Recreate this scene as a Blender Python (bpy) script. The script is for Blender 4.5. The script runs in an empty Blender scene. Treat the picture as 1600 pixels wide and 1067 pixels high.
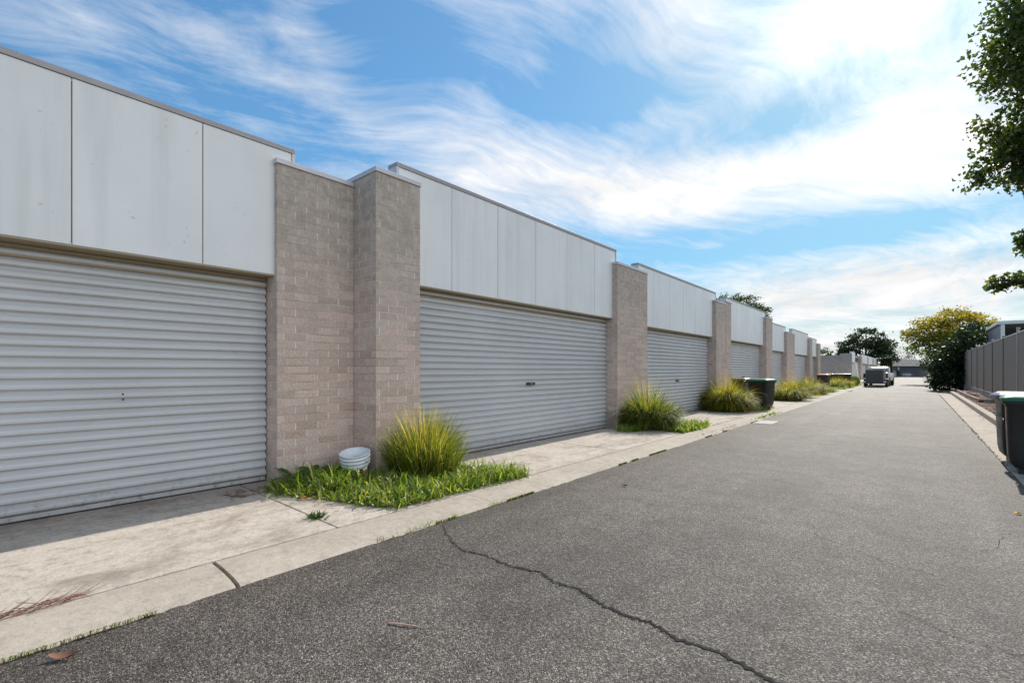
import bpy, bmesh, math, random
from mathutils import Vector, Matrix
R = math.radians
random.seed(7)
scn = bpy.context.scene
col = scn.collection

# ------------------------------------------------------------------ helpers
def tag(o, label=None, cat=None, group=None, kind=None):
    if label: o['label'] = label
    if cat: o['category'] = cat
    if group: o['group'] = group
    if kind: o['kind'] = kind
    return o

def empty(name, loc, rz=0.0):
    o = bpy.data.objects.new(name, None); col.objects.link(o)
    o.location = loc; o.rotation_euler = (0, 0, rz); o.empty_display_size = .2
    return o

class MB:
    def __init__(s): s.v = []; s.f = []; s.m = []; s.sm = []
    def add(s, vs, fs, mi=0, smooth=False):
        b = len(s.v); s.v.extend([tuple(p) for p in vs])
        for f in fs: s.f.append([b + i for i in f]); s.m.append(mi); s.sm.append(smooth)
        return s
    def box(s, x0, x1, y0, y1, z0, z1, mi=0):
        return s.add([(x0,y0,z0),(x1,y0,z0),(x1,y1,z0),(x0,y1,z0),(x0,y0,z1),(x1,y0,z1),(x1,y1,z1),(x0,y1,z1)],
              [(0,3,2,1),(4,5,6,7),(0,1,5,4),(1,2,6,5),(2,3,7,6),(3,0,4,7)], mi)
    def tube(s, pts, rads, n=8, mi=0, cap=True, smooth=True):
        pts = [Vector(p) for p in pts]; rings = []
        up = Vector((0,0,1))
        for i, p in enumerate(pts):
            d = (pts[min(i+1,len(pts)-1)] - pts[max(i-1,0)]).normalized()
            a = d.cross(up if abs(d.z) < .95 else Vector((1,0,0))).normalized(); b = d.cross(a)
            r = rads[i] if isinstance(rads, (list,tuple)) else rads
            rings.append([p + a*r*math.cos(2*math.pi*k/n) + b*r*math.sin(2*math.pi*k/n) for k in range(n)])
        vs = [q for r in rings for q in r]; fs = []
        for i in range(len(pts)-1):
            for k in range(n):
                fs.append((i*n+k, i*n+(k+1)%n, (i+1)*n+(k+1)%n, (i+1)*n+k))
        s.add(vs, fs, mi, smooth)
        if cap:
            s.add(rings[0], [tuple(range(n))], mi); s.add(rings[-1], [tuple(range(n-1,-1,-1))], mi)
        return s
    def lathe(s, prof, n=24, c=(0,0,0), mi=0, smooth=True, a0=0, a1=2*math.pi):
        full = abs(a1-a0-2*math.pi) < 1e-6; m = n if full else n+1
        vs = []; fs = []
        for r, z in prof:
            for k in range(m):
                a = a0 + (a1-a0)*k/n
                vs.append((c[0]+r*math.cos(a), c[1]+r*math.sin(a), c[2]+z))
        for i in range(len(prof)-1):
            for k in range(n):
                k2 = (k+1) % m
                fs.append((i*m+k, i*m+k2, (i+1)*m+k2, (i+1)*m+k))
        return s.add(vs, fs, mi, smooth)
    def loft(s, secs, mi=0, smooth=True, caps=True):
        n = len(secs[0]); vs = [p for q in secs for p in q]; fs = []
        for i in range(len(secs)-1):
            for k in range(n):
                fs.append((i*n+k, i*n+(k+1)%n, (i+1)*n+(k+1)%n, (i+1)*n+k))
        s.add(vs, fs, mi, smooth)
        if caps:
            s.add(secs[0], [tuple(range(n-1,-1,-1))], mi); s.add(secs[-1], [tuple(range(n))], mi)
        return s
    def build(s, name, mat, parent=None, loc=None, bevel=0, seg=2, rz=0, fix=False):
        me = bpy.data.meshes.new(name); me.from_pydata(s.v, [], s.f)
        for m in (mat if isinstance(mat, (list,tuple)) else [mat]): me.materials.append(m)
        me.polygons.foreach_set('material_index', s.m)
        me.polygons.foreach_set('use_smooth', s.sm); me.update()
        if fix:
            bm = bmesh.new(); bm.from_mesh(me); bmesh.ops.remove_doubles(bm, verts=bm.verts, dist=1e-4)
            bmesh.ops.recalc_face_normals(bm, faces=bm.faces); bm.to_mesh(me); bm.free()
        o = bpy.data.objects.new(name, me); col.objects.link(o)
        if parent is not None: o.parent = parent
        if loc is not None: o.location = loc
        if rz: o.rotation_euler = (0,0,rz)
        if bevel:
            b = o.modifiers.new('bevel', 'BEVEL'); b.width = bevel; b.segments = seg; b.limit_method = 'ANGLE'
        return o

def rrect(cx, cy, z, hx, hy, r, n=4):
    out = []
    for sx, sy, a0 in ((1,1,0),(-1,1,90),(-1,-1,180),(1,-1,270)):
        for k in range(n+1):
            a = R(a0 + 90*k/n)
            out.append((cx+sx*(hx-r)+r*math.cos(a), cy+sy*(hy-r)+r*math.sin(a), z))
    return out

# ------------------------------------------------------------------ materials
class NT:
    def __init__(s, name):
        s.mat = bpy.data.materials.new(name); s.mat.use_nodes = True
        s.t = s.mat.node_tree; s.p = s.t.nodes['Principled BSDF']; s.out = s.t.nodes['Material Output']
    def n(s, typ, ins=None, **kw):
        nd = s.t.nodes.new(typ)
        for k, v in kw.items(): setattr(nd, k, v)
        for k, v in (ins or {}).items():
            if hasattr(v, 'is_output'): s.t.links.new(v, nd.inputs[k])
            else: nd.inputs[k].default_value = v
        return nd
    def l(s, a, b): s.t.links.new(a, b)
    def math(s, op, a, b=None, c=None, clamp=False):
        nd = s.n('ShaderNodeMath', operation=op, use_clamp=clamp)
        for i, v in enumerate((a, b, c)):
            if v is None: continue
            if hasattr(v, 'is_output'): s.l(v, nd.inputs[i])
            else: nd.inputs[i].default_value = v
        return nd.outputs[0]
    def ramp(s, fac, stops, interp='LINEAR'):
        nd = s.n('ShaderNodeValToRGB'); e = nd.color_ramp.elements; nd.color_ramp.interpolation = interp
        while len(e) < len(stops): e.new(.5)
        for el, (p, c) in zip(e, stops):
            el.position = p; el.color = (*c, 1) if len(c) == 3 else c
        s.l(fac, nd.inputs[0]); return nd.outputs[0]
    def noise(s, vec, scale, detail=4, rough=.55, dist=0):
        nd = s.n('ShaderNodeTexNoise', {'Scale': scale, 'Detail': detail, 'Roughness': rough, 'Distortion': dist})
        if vec is not None: s.l(vec, nd.inputs['Vector'])
        return nd.outputs[0]
    def mix(s, fac, a, b, mode='MIX'):
        nd = s.n('ShaderNodeMix', data_type='RGBA', blend_type=mode)
        for i, v in ((0, fac), (6, a), (7, b)):
            if hasattr(v, 'is_output'): s.l(v, nd.inputs[i])
            else: nd.inputs[i].default_value = (*v, 1) if isinstance(v, tuple) and len(v) == 3 else v
        return nd.outputs[2]
    def mr(s, v, a, b, c=0, d=1):
        nd = s.n('ShaderNodeMapRange', {1: a, 2: b, 3: c, 4: d}, clamp=True); s.l(v, nd.inputs[0]); return nd.outputs[0]
    def bump(s, h, strength=.3, dist=.01):
        nd = s.n('ShaderNodeBump', {'Strength': strength, 'Distance': dist}); s.l(h, nd.inputs['Height'])
        s.l(nd.outputs[0], s.p.inputs['Normal']); return nd
    def obj(s): return s.n('ShaderNodeTexCoord').outputs['Object']
    def pos(s): return s.n('ShaderNodeNewGeometry').outputs['Position']
    def island(s): return s.n('ShaderNodeNewGeometry').outputs['Random Per Island']
    def vmul(s, v, k): 
        nd = s.n('ShaderNodeVectorMath', operation='MULTIPLY'); s.l(v, nd.inputs[0]); nd.inputs[1].default_value = k; return nd.outputs[0]
    def set(s, **kw):
        for k, v in kw.items():
            k = {'color':'Base Color','rough':'Roughness','metal':'Metallic','spec':'Specular IOR Level'}[k]
            if hasattr(v, 'is_output'): s.l(v, s.p.inputs[k])
            else: s.p.inputs[k].default_value = (*v, 1) if isinstance(v, tuple) else v
        return s

def plain(name, c, rough=.5, metal=0, vary=.15, scale=6, bump=0, spec=.5):
    m = NT(name); o = m.obj()
    n = m.noise(o, scale, 5); n2 = m.noise(o, scale*9, 3)
    f = m.math('MULTIPLY', m.math('ADD', n, n2), .5)
    m.set(color=m.mix(f, tuple(x*(1-vary*1.6) for x in c), tuple(min(1,x*(1+vary*1.6)) for x in c)), metal=metal, spec=spec)
    m.set(rough=m.mr(n, .3, .7, max(.05,rough-.1), min(1,rough+.1)))
    if bump: m.bump(n2, bump, .005)
    return m.mat

def mat_brick():
    m = NT('blockwork'); P = m.pos(); g = m.n('ShaderNodeNewGeometry')
    sep = m.n('ShaderNodeSeparateXYZ'); m.l(P, sep.inputs[0])
    sn = m.n('ShaderNodeSeparateXYZ'); m.l(g.outputs['True Normal'], sn.inputs[0])
    ax = m.math('GREATER_THAN', m.math('ABSOLUTE', sn.outputs[0]), .5)
    u = m.math('ADD', m.math('MULTIPLY', sep.outputs[1], ax), m.math('MULTIPLY', sep.outputs[0], m.math('SUBTRACT', 1, ax)))
    u = m.math('ADD', u, 40.115)
    z = m.math('ADD', sep.outputs[2], .985)
    cv = m.n('ShaderNodeCombineXYZ'); m.l(u, cv.inputs[0]); m.l(z, cv.inputs[1])
    wob = m.n('ShaderNodeTexNoise', {'Scale': 3.0, 'Detail': 2}); m.l(P, wob.inputs['Vector'])
    wv = m.n('ShaderNodeVectorMath', operation='MULTIPLY_ADD'); m.l(wob.outputs[1], wv.inputs[0]); wv.inputs[1].default_value = (.006,.006,0); m.l(cv.outputs[0], wv.inputs[2])
    b = m.n('ShaderNodeTexBrick', {'Scale': 1.0, 'Mortar Size': .0058, 'Mortar Smooth': .2, 'Bias': 0.0, 'Brick Width': .27, 'Row Height': .0955,
        'Color1': (0,0,0,1), 'Color2': (1,1,1,1), 'Mortar': (.5,.5,.5,1)})
    m.l(wv.outputs[0], b.inputs['Vector'])
    rnd = b.outputs['Color']; mort = b.outputs['Fac']
    fine = m.noise(P, 42, 6, .78); blot = m.noise(P, 5, 5, .6); blot2 = m.noise(P, 1.3, 4, .6)
    c = m.ramp(rnd, [(0,(.52,.385,.315)),(.25,(.70,.515,.43)),(.5,(.59,.445,.38)),(.75,(.78,.58,.49)),(1,(.68,.535,.46))])
    c = m.mix(m.mr(fine,.58,.42,0,.7), c, m.mix(.62, c, (.20,.16,.14)))
    c = m.mix(m.mr(fine,.58,.72,0,.5), c, (.74,.64,.56))
    c = m.mix(m.mr(blot,.35,.7,0,.3), c, (.58,.51,.46))
    fr = m.math('FRACT', m.math('DIVIDE', z, .0955)); bed = m.math('GREATER_THAN', m.math('ABSOLUTE', m.math('SUBTRACT', fr, .5)), .40)
    mc = m.mix(m.mr(m.noise(P,2.2,3),.45,.62), (.80,.75,.68), (.52,.44,.38))
    mc = m.mix(m.math('MULTIPLY', bed, .72), mc, m.mix(m.mr(m.noise(P,1.6,4),.4,.6), (.34,.28,.24), (.66,.58,.51)))  # bed joints coloured darker for the shade in their raked recess
    c = m.mix(mort, c, mc)
    # grey lichen weathering that creeps down from the exposed tops
    wh = m.math('ADD', sep.outputs[2], m.math('MULTIPLY', m.math('SUBTRACT', blot2, .5), 2.6))
    wet = m.mr(wh, 1.1, 3.3, 0, .95)
    c = m.mix(m.math('MULTIPLY', wet, m.math('SUBTRACT', 1, m.math('MULTIPLY', mort, .45))), c, m.mix(.70, c, m.mix(m.mr(m.noise(P,9,5,.7),.42,.62), (.27,.255,.225), (.44,.41,.365))))
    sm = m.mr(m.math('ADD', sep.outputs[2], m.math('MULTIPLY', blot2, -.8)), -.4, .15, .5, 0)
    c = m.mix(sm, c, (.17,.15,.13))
    m.set(color=c, rough=.88, spec=.25)
    h = m.math('ADD', m.math('MULTIPLY', mort, -1.0), m.math('ADD', m.math('MULTIPLY', fine, .7), m.math('MULTIPLY', blot, .9)))
    h = m.math('ADD', h, m.math('MULTIPLY', rnd, .5))
    m.bump(h, .75, .007)
    return m.mat

def mat_asphalt():
    m = NT('asphalt'); P = m.pos()
    v = m.n('ShaderNodeTexVoronoi', {'Scale': 170.0, 'Randomness': 1.0}); m.l(P, v.inputs['Vector'])
    v2 = m.n('ShaderNodeTexVoronoi', {'Scale': 80.0}); m.l(P, v2.inputs['Vector'])
    s = m.n('ShaderNodeSeparateColor'); m.l(v.outputs['Color'], s.inputs[0])
    s2 = m.n('ShaderNodeSeparateColor'); m.l(v2.outputs['Color'], s2.inputs[0])
    c = m.ramp(s.outputs[0], [(0,(.012,.0105,.009)),(.45,(.060,.052,.046)),(.78,(.125,.109,.096)),(.94,(.195,.173,.152)),(1,(.40,.36,.32))])
    c = m.mix(m.mr(s2.outputs[0],.9,.96,0,.5), c, (.20,.178,.158))
    c = m.mix(m.mr(s2.outputs[0],.10,.04,0,.6), c, (.02,.018,.016))
    big = m.noise(P, .55, 5, .6); mid = m.noise(P, 3.2, 5, .6)
    c = m.mix(m.mr(big,.38,.60,0,.8), c, m.mix(1.0, c, (1.45,1.43,1.42), 'MULTIPLY'))
    c = m.mix(m.mr(mid,.46,.64,0,.62), c, m.mix(1.0, c, (.62,.60,.58), 'MULTIPLY'))
    sep = m.n('ShaderNodeSeparateXYZ'); m.l(P, sep.inputs[0])
    edge = m.math('ADD', sep.outputs[0], m.math('MULTIPLY', m.math('SUBTRACT', mid, .5), .55))
    c = m.mix(m.mr(edge, -3.2, -2.3, .55, 0), c, m.mix(1.0, c, (.62,.56,.52), 'MULTIPLY'))
    tr = m.n('ShaderNodeVectorMath', operation='MULTIPLY'); m.l(P, tr.inputs[0]); tr.inputs[1].default_value = (2.2,.12,1)
    trk = m.noise(tr.outputs[0], 1, 3, .5)
    c = m.mix(m.mr(trk,.45,.62,0,.5), c, m.mix(1.0, c, (1.4,1.38,1.36), 'MULTIPLY'))
    m.set(color=c, rough=.72, spec=.42)
    h = m.math('ADD', m.math('MULTIPLY', m.math('SUBTRACT', 1, v.outputs['Distance']), .9), m.math('MULTIPLY', s2.outputs[1], .35))
    m.bump(h, .85, .006)
    return m.mat

def mat_concrete(name, base, dark, stain=.5, sc=1.0):
    m = NT(name); P = m.pos()
    big = m.noise(P, .9*sc, 6, .62); st = m.vmul(P, (1.6,.5,1)); mid = m.noise(st, 3.0*sc, 7, .68, .4); fine = m.noise(P, 90, 4, .7); sp = m.noise(P, 15, 8, .8)
    c = m.mix(m.mr(big,.32,.7), base, tuple(x*.83 for x in base))
    c = m.mix(m.mr(mid,.48,.72,0,stain), c, dark)
    c = m.mix(m.mr(sp,.50,.62,0,.7), c, dark)
    c = m.mix(m.mr(sp,.46,.34,0,.45), c, tuple(min(1,x*1.22) for x in base))
    c = m.mix(m.mr(m.noise(m.vmul(P,(.9,.55,1)),1.7*sc,7,.74,.6),.50,.66,0,stain*1.35), c, tuple(x*.92 for x in dark))
    c = m.mix(m.mr(fine,.4,.62,0,.5), c, m.mix(1.0, c, (.72,.70,.68), 'MULTIPLY'))
    v = m.n('ShaderNodeTexVoronoi', {'Scale': 150.0}); m.l(P, v.inputs['Vector'])
    s = m.n('ShaderNodeSeparateColor'); m.l(v.outputs['Color'], s.inputs[0])
    c = m.mix(m.mr(s.outputs[0],.90,.97,0,.4), c, tuple(x*.7 for x in dark))
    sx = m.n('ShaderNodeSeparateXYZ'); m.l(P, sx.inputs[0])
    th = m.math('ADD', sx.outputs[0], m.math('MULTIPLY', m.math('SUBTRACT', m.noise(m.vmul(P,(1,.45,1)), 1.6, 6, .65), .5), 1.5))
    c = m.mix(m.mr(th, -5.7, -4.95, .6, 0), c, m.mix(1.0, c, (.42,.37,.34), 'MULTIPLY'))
    m.set(color=c, rough=.85, spec=.3)
    m.bump(m.math('ADD', m.math('MULTIPLY', fine, .5), m.math('MULTIPLY', mid, .8)), .45, .005)
    return m.mat, m

def mat_panel():
    m = NT('painted_sheet'); P = m.pos()
    stv = m.vmul(P, (1, 2.6, .16)); st = m.noise(stv, 2.2, 6, .62); st2 = m.noise(m.vmul(P,(1,5,.22)), 2.0, 5, .65, .3)
    blot = m.noise(P, 1.1, 5, .6); sp = m.noise(P, 14, 3, .6); isl = m.island()
    c = m.mix(m.mr(blot,.3,.7), (.76,.775,.78), (.68,.70,.71))
    c = m.mix(m.mr(st,.50,.74,0,.55), c, (.56,.58,.57))
    c = m.mix(m.mr(st2,.64,.80,0,.22), c, (.48,.49,.48))
    c = m.mix(m.mr(sp,.68,.76,0,.6), c, (.36,.36,.34))
    oi = m.n('ShaderNodeObjectInfo').outputs['Random']
    c = m.mix(m.mr(oi,0,1,0,.16), c, (.5,.51,.51))
    m.set(color=c, rough=m.mr(st,.3,.7,.33,.5), spec=.5)
    m.bump(m.math('ADD', blot, m.math('MULTIPLY', sp, .05)), .12, .02)
    return m.mat

def mat_door():
    m = NT('corrugated_door_steel'); P = m.pos()
    sep = m.n('ShaderNodeSeparateXYZ'); m.l(P, sep.inputs[0])
    st = m.noise(m.vmul(P,(1,.8,7)), 1.6, 6, .65); sp = m.noise(m.vmul(P,(1,1.3,1.0)), 9, 6, .75); bl = m.noise(P, .8, 4)
    c = m.mix(m.mr(bl,.3,.7), (.51,.525,.54), (.45,.46,.475))
    c = m.mix(m.mr(st,.5,.75,0,.3), c, (.41,.40,.385))
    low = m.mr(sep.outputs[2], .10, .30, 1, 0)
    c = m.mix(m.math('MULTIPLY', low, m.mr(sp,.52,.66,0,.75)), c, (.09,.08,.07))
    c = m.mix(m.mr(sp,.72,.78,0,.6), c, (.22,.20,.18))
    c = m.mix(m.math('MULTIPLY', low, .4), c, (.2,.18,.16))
    m.set(color=c, rough=.33, spec=.6)
    return m.mat

def mat_leaf(name, cols, trans=.35, rough=.5, spec=.3, nz=.6, tm=1.6, low=None):
    m = NT(name); isl = m.island(); P = m.pos()
    f = m.math('ADD', m.math('MULTIPLY', isl, .65), m.math('MULTIPLY', m.mr(m.noise(P, nz, 3), .3, .7), .35))
    k = len(cols)
    c = m.ramp(f, [(i/(k-1), cc) for i, cc in enumerate(cols)])
    if low:
        sz = m.n('ShaderNodeSeparateXYZ'); m.l(P, sz.inputs[0])
        c = m.mix(m.mr(m.math('ADD', sz.outputs[2], m.math('MULTIPLY', isl, 1.6)), low[0], low[1], .9, 0), c, low[2])
    m.set(color=c, rough=rough, spec=spec)
    tr = m.n('ShaderNodeBsdfTranslucent'); m.l(m.mix(1.0, c, (tm,tm,tm*.5), 'MULTIPLY'), tr.inputs[0])
    mx = m.n('ShaderNodeMixShader', {0: trans}); m.l(m.p.outputs[0], mx.inputs[1]); m.l(tr.outputs[0], mx.inputs[2])
    m.l(mx.outputs[0], m.out.inputs[0])
    return m.mat

M = {}
M['brick'] = mat_brick(); M['asphalt'] = mat_asphalt(); M['panel'] = mat_panel(); M['door'] = mat_door()
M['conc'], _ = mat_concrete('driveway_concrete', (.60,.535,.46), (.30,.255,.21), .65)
M['kerb'], _ = mat_concrete('kerb_concrete', (.51,.45,.38), (.33,.285,.235), .4, 1.3)
M['gutter'], _ = mat_concrete('gutter_concrete', (.54,.465,.385), (.34,.285,.235), .5, 1.5)
M['strip'], _ = mat_concrete('strip_concrete', (.55,.52,.48), (.4,.37,.34), .3)
M['flash'] = plain('flashing_metal', (.30,.29,.30), .45, .2, .08)
M['flashL'] = plain('flashing_light', (.50,.50,.53), .4, .2, .06)
M['soffit'] = plain('soffit_beige', (.33,.265,.175), .6, 0, .1)
M['dark'] = plain('dark_gap', (.03,.03,.03), .8)
M['rubber'] = plain('black_rubber', (.025,.024,.023), .75)
M['roofing'] = plain('roof_sheet', (.45,.46,.47), .5, .3)
M['soil'] = plain('garden_soil', (.075,.055,.038), .95, 0, .4, 9, .8)
M['ground'] = plain('ground_earth', (.13,.12,.07), .95, 0, .3, .6, .4)
M['grass'] = mat_leaf('weed_grass', [(.025,.06,.010),(.06,.115,.016),(.11,.165,.022),(.20,.22,.05),(.34,.33,.15)], .5, .38, .55, nz=9, tm=3.0)
M['dock'] = mat_leaf('broad_leaf', [(.03,.085,.012),(.05,.13,.02)], .4)
M['tuft'] = mat_leaf('tussock_blades', [(.022,.042,.009),(.05,.085,.013),(.10,.145,.02),(.24,.25,.05)], .5, nz=5, tm=2.4)
M['tuftstraw'] = mat_leaf('straw_blades', [(.12,.13,.02),(.26,.25,.045),(.40,.33,.12),(.50,.36,.19)], .55, nz=5, tm=2.4)
M['tuftgold'] = mat_leaf('golden_blades', [(.08,.09,.012),(.20,.18,.02),(.38,.29,.035),(.48,.28,.05)], .55, nz=5, tm=2.4)
M['pear'] = mat_leaf('pear_leaves', [(.022,.036,.012),(.038,.062,.018),(.065,.095,.022),(.17,.17,.035)], .42, .4, .4, 1.2, tm=2.4)
M['darktree'] = mat_leaf('dark_tree_leaves', [(.018,.035,.012),(.03,.052,.016),(.05,.075,.022)], .2, nz=.5)
M['backtree'] = mat_leaf('olive_tree_leaves', [(.03,.05,.012),(.06,.09,.02),(.10,.12,.03)], .3, nz=.5)
M['hedge'] = mat_leaf('hedge_leaves', [(.014,.026,.009),(.026,.046,.014),(.045,.07,.018)], .22, nz=1)
M['yellow'] = mat_leaf('autumn_leaves', [(.07,.10,.02),(.17,.165,.03),(.32,.24,.04),(.42,.24,.035)], .5, nz=.6, tm=2.2, low=(4.6,6.6,(.06,.10,.02)))
M['bark'] = plain('bark', (.09,.07,.055), .9, 0, .35, 12, .6)
M['bin'] = plain('bin_plastic', (.026,.026,.021), .42, 0, .12, 5)
M['lid_green'] = plain('green_lid_plastic', (.005,.16,.075), .38)
M['lid_grey'] = plain('grey_lid_plastic', (.10,.10,.10), .38)
M['lid_purple'] = plain('purple_lid_plastic', (.09,.06,.20), .38)
M['lid_orange'] = plain('orange_lid_plastic', (.55,.14,.02), .4)
M['lid_teal'] = plain('teal_lid_plastic', (.01,.11,.09), .4)
M['pail'] = plain('white_pail_plastic', (.68,.71,.74), .4)
M['navy'] = plain('navy_label', (.02,.03,.05), .5)
M['red'] = plain('red_label', (.5,.03,.03), .5)
M['fence'] = plain('fence_steel', (.25,.20,.165), .65, 0, .05)
M['fencepost'] = plain('fence_post_steel', (.15,.122,.10), .5, 0, .05)
M['fencecap'] = plain('fence_cap_steel', (.42,.40,.38), .35, .3)
M['plinth'], _ = mat_concrete('plinth_concrete', (.32,.31,.30), (.2,.19,.18), .4)
M['timber'] = plain('edging_timber', (.40,.32,.25), .8, 0, .2, 10)
M['mulch'] = plain('bark_mulch', (.15,.085,.06), .95, 0, .5, 60, 1.0)
M['chip'] = mat_leaf('mulch_chips', [(.09,.05,.035),(.20,.12,.085),(.34,.22,.17),(.48,.34,.30)], .02, .9)
M['pinkstone'] = mat_leaf('pale_litter', [(.30,.17,.14),(.45,.27,.24),(.55,.38,.35)], .05, .85)
M['shed'] = plain('blue_grey_sheet', (.13,.145,.18), .5)
M['white'] = plain('white_paint', (.78,.78,.76), .4, 0, .04)
M['tile'] = plain('roof_tile', (.40,.36,.33), .8, 0, .2, 8)
M['darktile'] = plain('dark_roof_tile', (.045,.045,.055), .7)
M['housewall'] = plain('house_render', (.20,.18,.165), .8)
M['gdoor'] = plain('garage_door_paint', (.115,.125,.14), .5)
M['carwhite'] = plain('white_car_paint', (.38,.38,.385), .25, 0, .03)
M['trailer'] = plain('trailer_grey', (.12,.108,.098), .6, 0, .08)
M['glass'] = plain('dark_glass', (.015,.018,.022), .06, 0, .05)
M['tail'] = plain('tail_lamp_red', (.25,.01,.01), .25)
M['lamp'] = plain('pale_lens', (.75,.74,.72), .3)
M['chrome'] = plain('rim_metal', (.5,.5,.5), .3, .9)
M['skin'] = plain('skin', (.42,.26,.19), .6)
M['cloth'] = plain('dark_cloth', (.018,.02,.028), .9)
M['cap'] = plain('pale_cap', (.7,.68,.63), .8)
M['bag'] = plain('pale_blue_plastic', (.45,.60,.78), .4)
M['leafbrown'] = plain('dry_leaf', (.20,.09,.05), .8)
M['leafpink'] = plain('dry_leaf_pale', (.52,.33,.25), .8)
M['leaforange'] = plain('orange_leaf', (.55,.20,.03), .7)
M['leafyellow'] = plain('yellow_leaf', (.75,.42,.02), .6)
M['twig'] = mat_leaf('dry_twig', [(.13,.055,.04),(.24,.11,.08),(.32,.18,.13)], .05, .9)
M['moss'] = mat_leaf('moss', [(.06,.09,.01),(.13,.17,.015),(.20,.22,.03)], .2, .9, .1, 8)
M['iron'] = plain('worn_cover', (.135,.125,.115), .6, 0, .2, 12)

# ------------------------------------------------------------------ setting
MB().add([(-400,-200,-.04),(400,-200,-.04),(400,700,-.04),(-400,700,-.04)], [(0,1,2,3)]).build('ground', M['ground'])['kind'] = 'structure'

def grid(x0, x1, y0, y1, nx, ny, zf):
    b = MB(); vs = []
    for j in range(ny+1):
        for i in range(nx+1):
            x = x0+(x1-x0)*i/nx; y = y0+(y1-y0)*j/ny; vs.append((x, y, zf(x,y)))
    fs = [(j*(nx+1)+i, j*(nx+1)+i+1, (j+1)*(nx+1)+i+1, (j+1)*(nx+1)+i) for j in range(ny) for i in range(nx)]
    return b.add(vs, fs, 0, True)
# asphalt lane with a ragged left edge
b = MB(); ys = []; y = -9.0
while y < 121: ys.append(y); y += .06 if y < 14 else .5
vs = []
for y in ys:
    e = -3.205 + (random.uniform(-.018,.022) if y < 14 else random.uniform(-.03,.03)) + .012*math.sin(y*3.1)
    vs += [(e, y, 0), (.945+random.uniform(-.008,.008), y, 0)]
fs = [(2*i, 2*i+1, 2*i+3, 2*i+2) for i in range(len(ys)-1)]
b.add(vs, fs).build('road', M['asphalt'])['kind'] = 'structure'
# the pale concrete strip across the lane
MB().box(-3.15,.93,35.95,36.75,-.03,.008).build('concrete_strip', M['strip'], bevel=.004)['kind'] = 'structure'
MB().box(-8.5,-3.22,36.2,38.4,-.03,.03).build('crossover', M['strip'], bevel=.005)['kind'] = 'structure'

# left kerb: convex concrete edging, joints
def kerb_seg(y0, y1):
    prof = [(-3.66,-.12),(-3.66,.028),(-3.655,.034),(-3.55,.035),(-3.42,.031),(-3.30,.022),(-3.225,.010),(-3.195,-.004),(-3.19,-.12)]
    n = len(prof)
    return MB().add([(x,y0,z) for x,z in prof]+[(x,y1,z) for x,z in prof],
        [(i,i+1,n+i+1,n+i) for i in range(n-1)]+[tuple(range(n)),tuple(range(2*n-1,n-1,-1))]).build('kerb', M['kerb'], fix=True)
ky = [-8.5,-6.1,-3.7,-1.29,1.11,3.47,5.88,8.51]; 
while ky[-1] < 34: ky.append(ky[-1]+2.5)
for i in range(len(ky)-1):
    g0 = .026 if abs(ky[i]-1.11) < .01 else .006
    kerb_seg(ky[i]+g0/2, ky[i+1]-(.026 if abs(ky[i+1]-1.11)<.01 else .006)/2)['kind'] = 'structure'
kerb_seg(38.5, 118)['kind'] = 'structure'

# driveway slabs, gently rising to the doors
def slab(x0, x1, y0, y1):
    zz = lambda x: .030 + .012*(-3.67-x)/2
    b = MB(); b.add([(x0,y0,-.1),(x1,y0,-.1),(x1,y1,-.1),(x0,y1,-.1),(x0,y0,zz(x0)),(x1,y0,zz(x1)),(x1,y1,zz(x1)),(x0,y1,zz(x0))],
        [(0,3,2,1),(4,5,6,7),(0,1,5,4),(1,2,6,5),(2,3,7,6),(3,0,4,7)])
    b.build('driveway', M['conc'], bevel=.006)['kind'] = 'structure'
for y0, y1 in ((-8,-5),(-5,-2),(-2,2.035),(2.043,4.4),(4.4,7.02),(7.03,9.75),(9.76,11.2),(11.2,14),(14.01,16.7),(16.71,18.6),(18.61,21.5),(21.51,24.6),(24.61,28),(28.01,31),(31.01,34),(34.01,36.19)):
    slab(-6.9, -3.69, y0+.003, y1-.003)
MB().box(-9,-3.68,38.42,66,-.1,.03).build('verge', M['ground'])['kind'] = 'structure'
MB().box(-9,-3.68,66.02,122,-.1,.03).build('driveway', M['conc'])['kind'] = 'structure'

MB().box(-3.694,-3.656,-8.5,34,-.1,.016).build('joint_soil', M['soil'])['kind'] = 'structure'
# crack across the asphalt
cp = [(-3.17,2.80),(-3.11,2.70),(-2.93,2.58),(-2.72,2.47),(-2.57,2.43),(-2.38,2.47),(-2.11,2.45),(-1.9,2.50),(-1.75,2.44),(-1.58,2.47),(-1.42,2.40),(-1.22,2.37),(-1.08,2.39),(-.9,2.33),(-.72,2.36),(-.46,2.28),(-.2,2.33),(.1,2.25),(.4,2.3),(.9,2.2)]
b = MB(); pts = []
for i in range(len(cp)-1):
    a, c = Vector(cp[i]), Vector(cp[i+1]); n = max(3, int((c-a).length/.014))
    for k in range(n): pts.append(a.lerp(c, k/n)+Vector((random.gauss(0,.004), random.gauss(0,.007))))
vs = []
for i, p in enumerate(pts):
    w = (.004+.0085*min(1,i/len(pts)*2))*random.uniform(.3,1.4)
    vs += [(p.x, p.y-w, .004), (p.x+random.gauss(0,.003), p.y+w, .004)]
b.add(vs, [(2*i,2*i+1,2*i+3,2*i+2) for i in range(len(pts)-1)])
for k in range(16):   # side hairlines
    i = random.randrange(10, len(pts)-14); o = random.choice((-1,1)); p0 = pts[i]
    q = [pts[i+j]+Vector((0,o*(.012+.010*math.sin(j/12*math.pi)+random.gauss(0,.003)))) for j in range(13)]
    vs = []
    for p in q: vs += [(p.x,p.y-.0018,.0045),(p.x,p.y+.0018,.0045)]
    b.add(vs, [(2*j,2*j+1,2*j+3,2*j+2) for j in range(12)])
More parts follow.
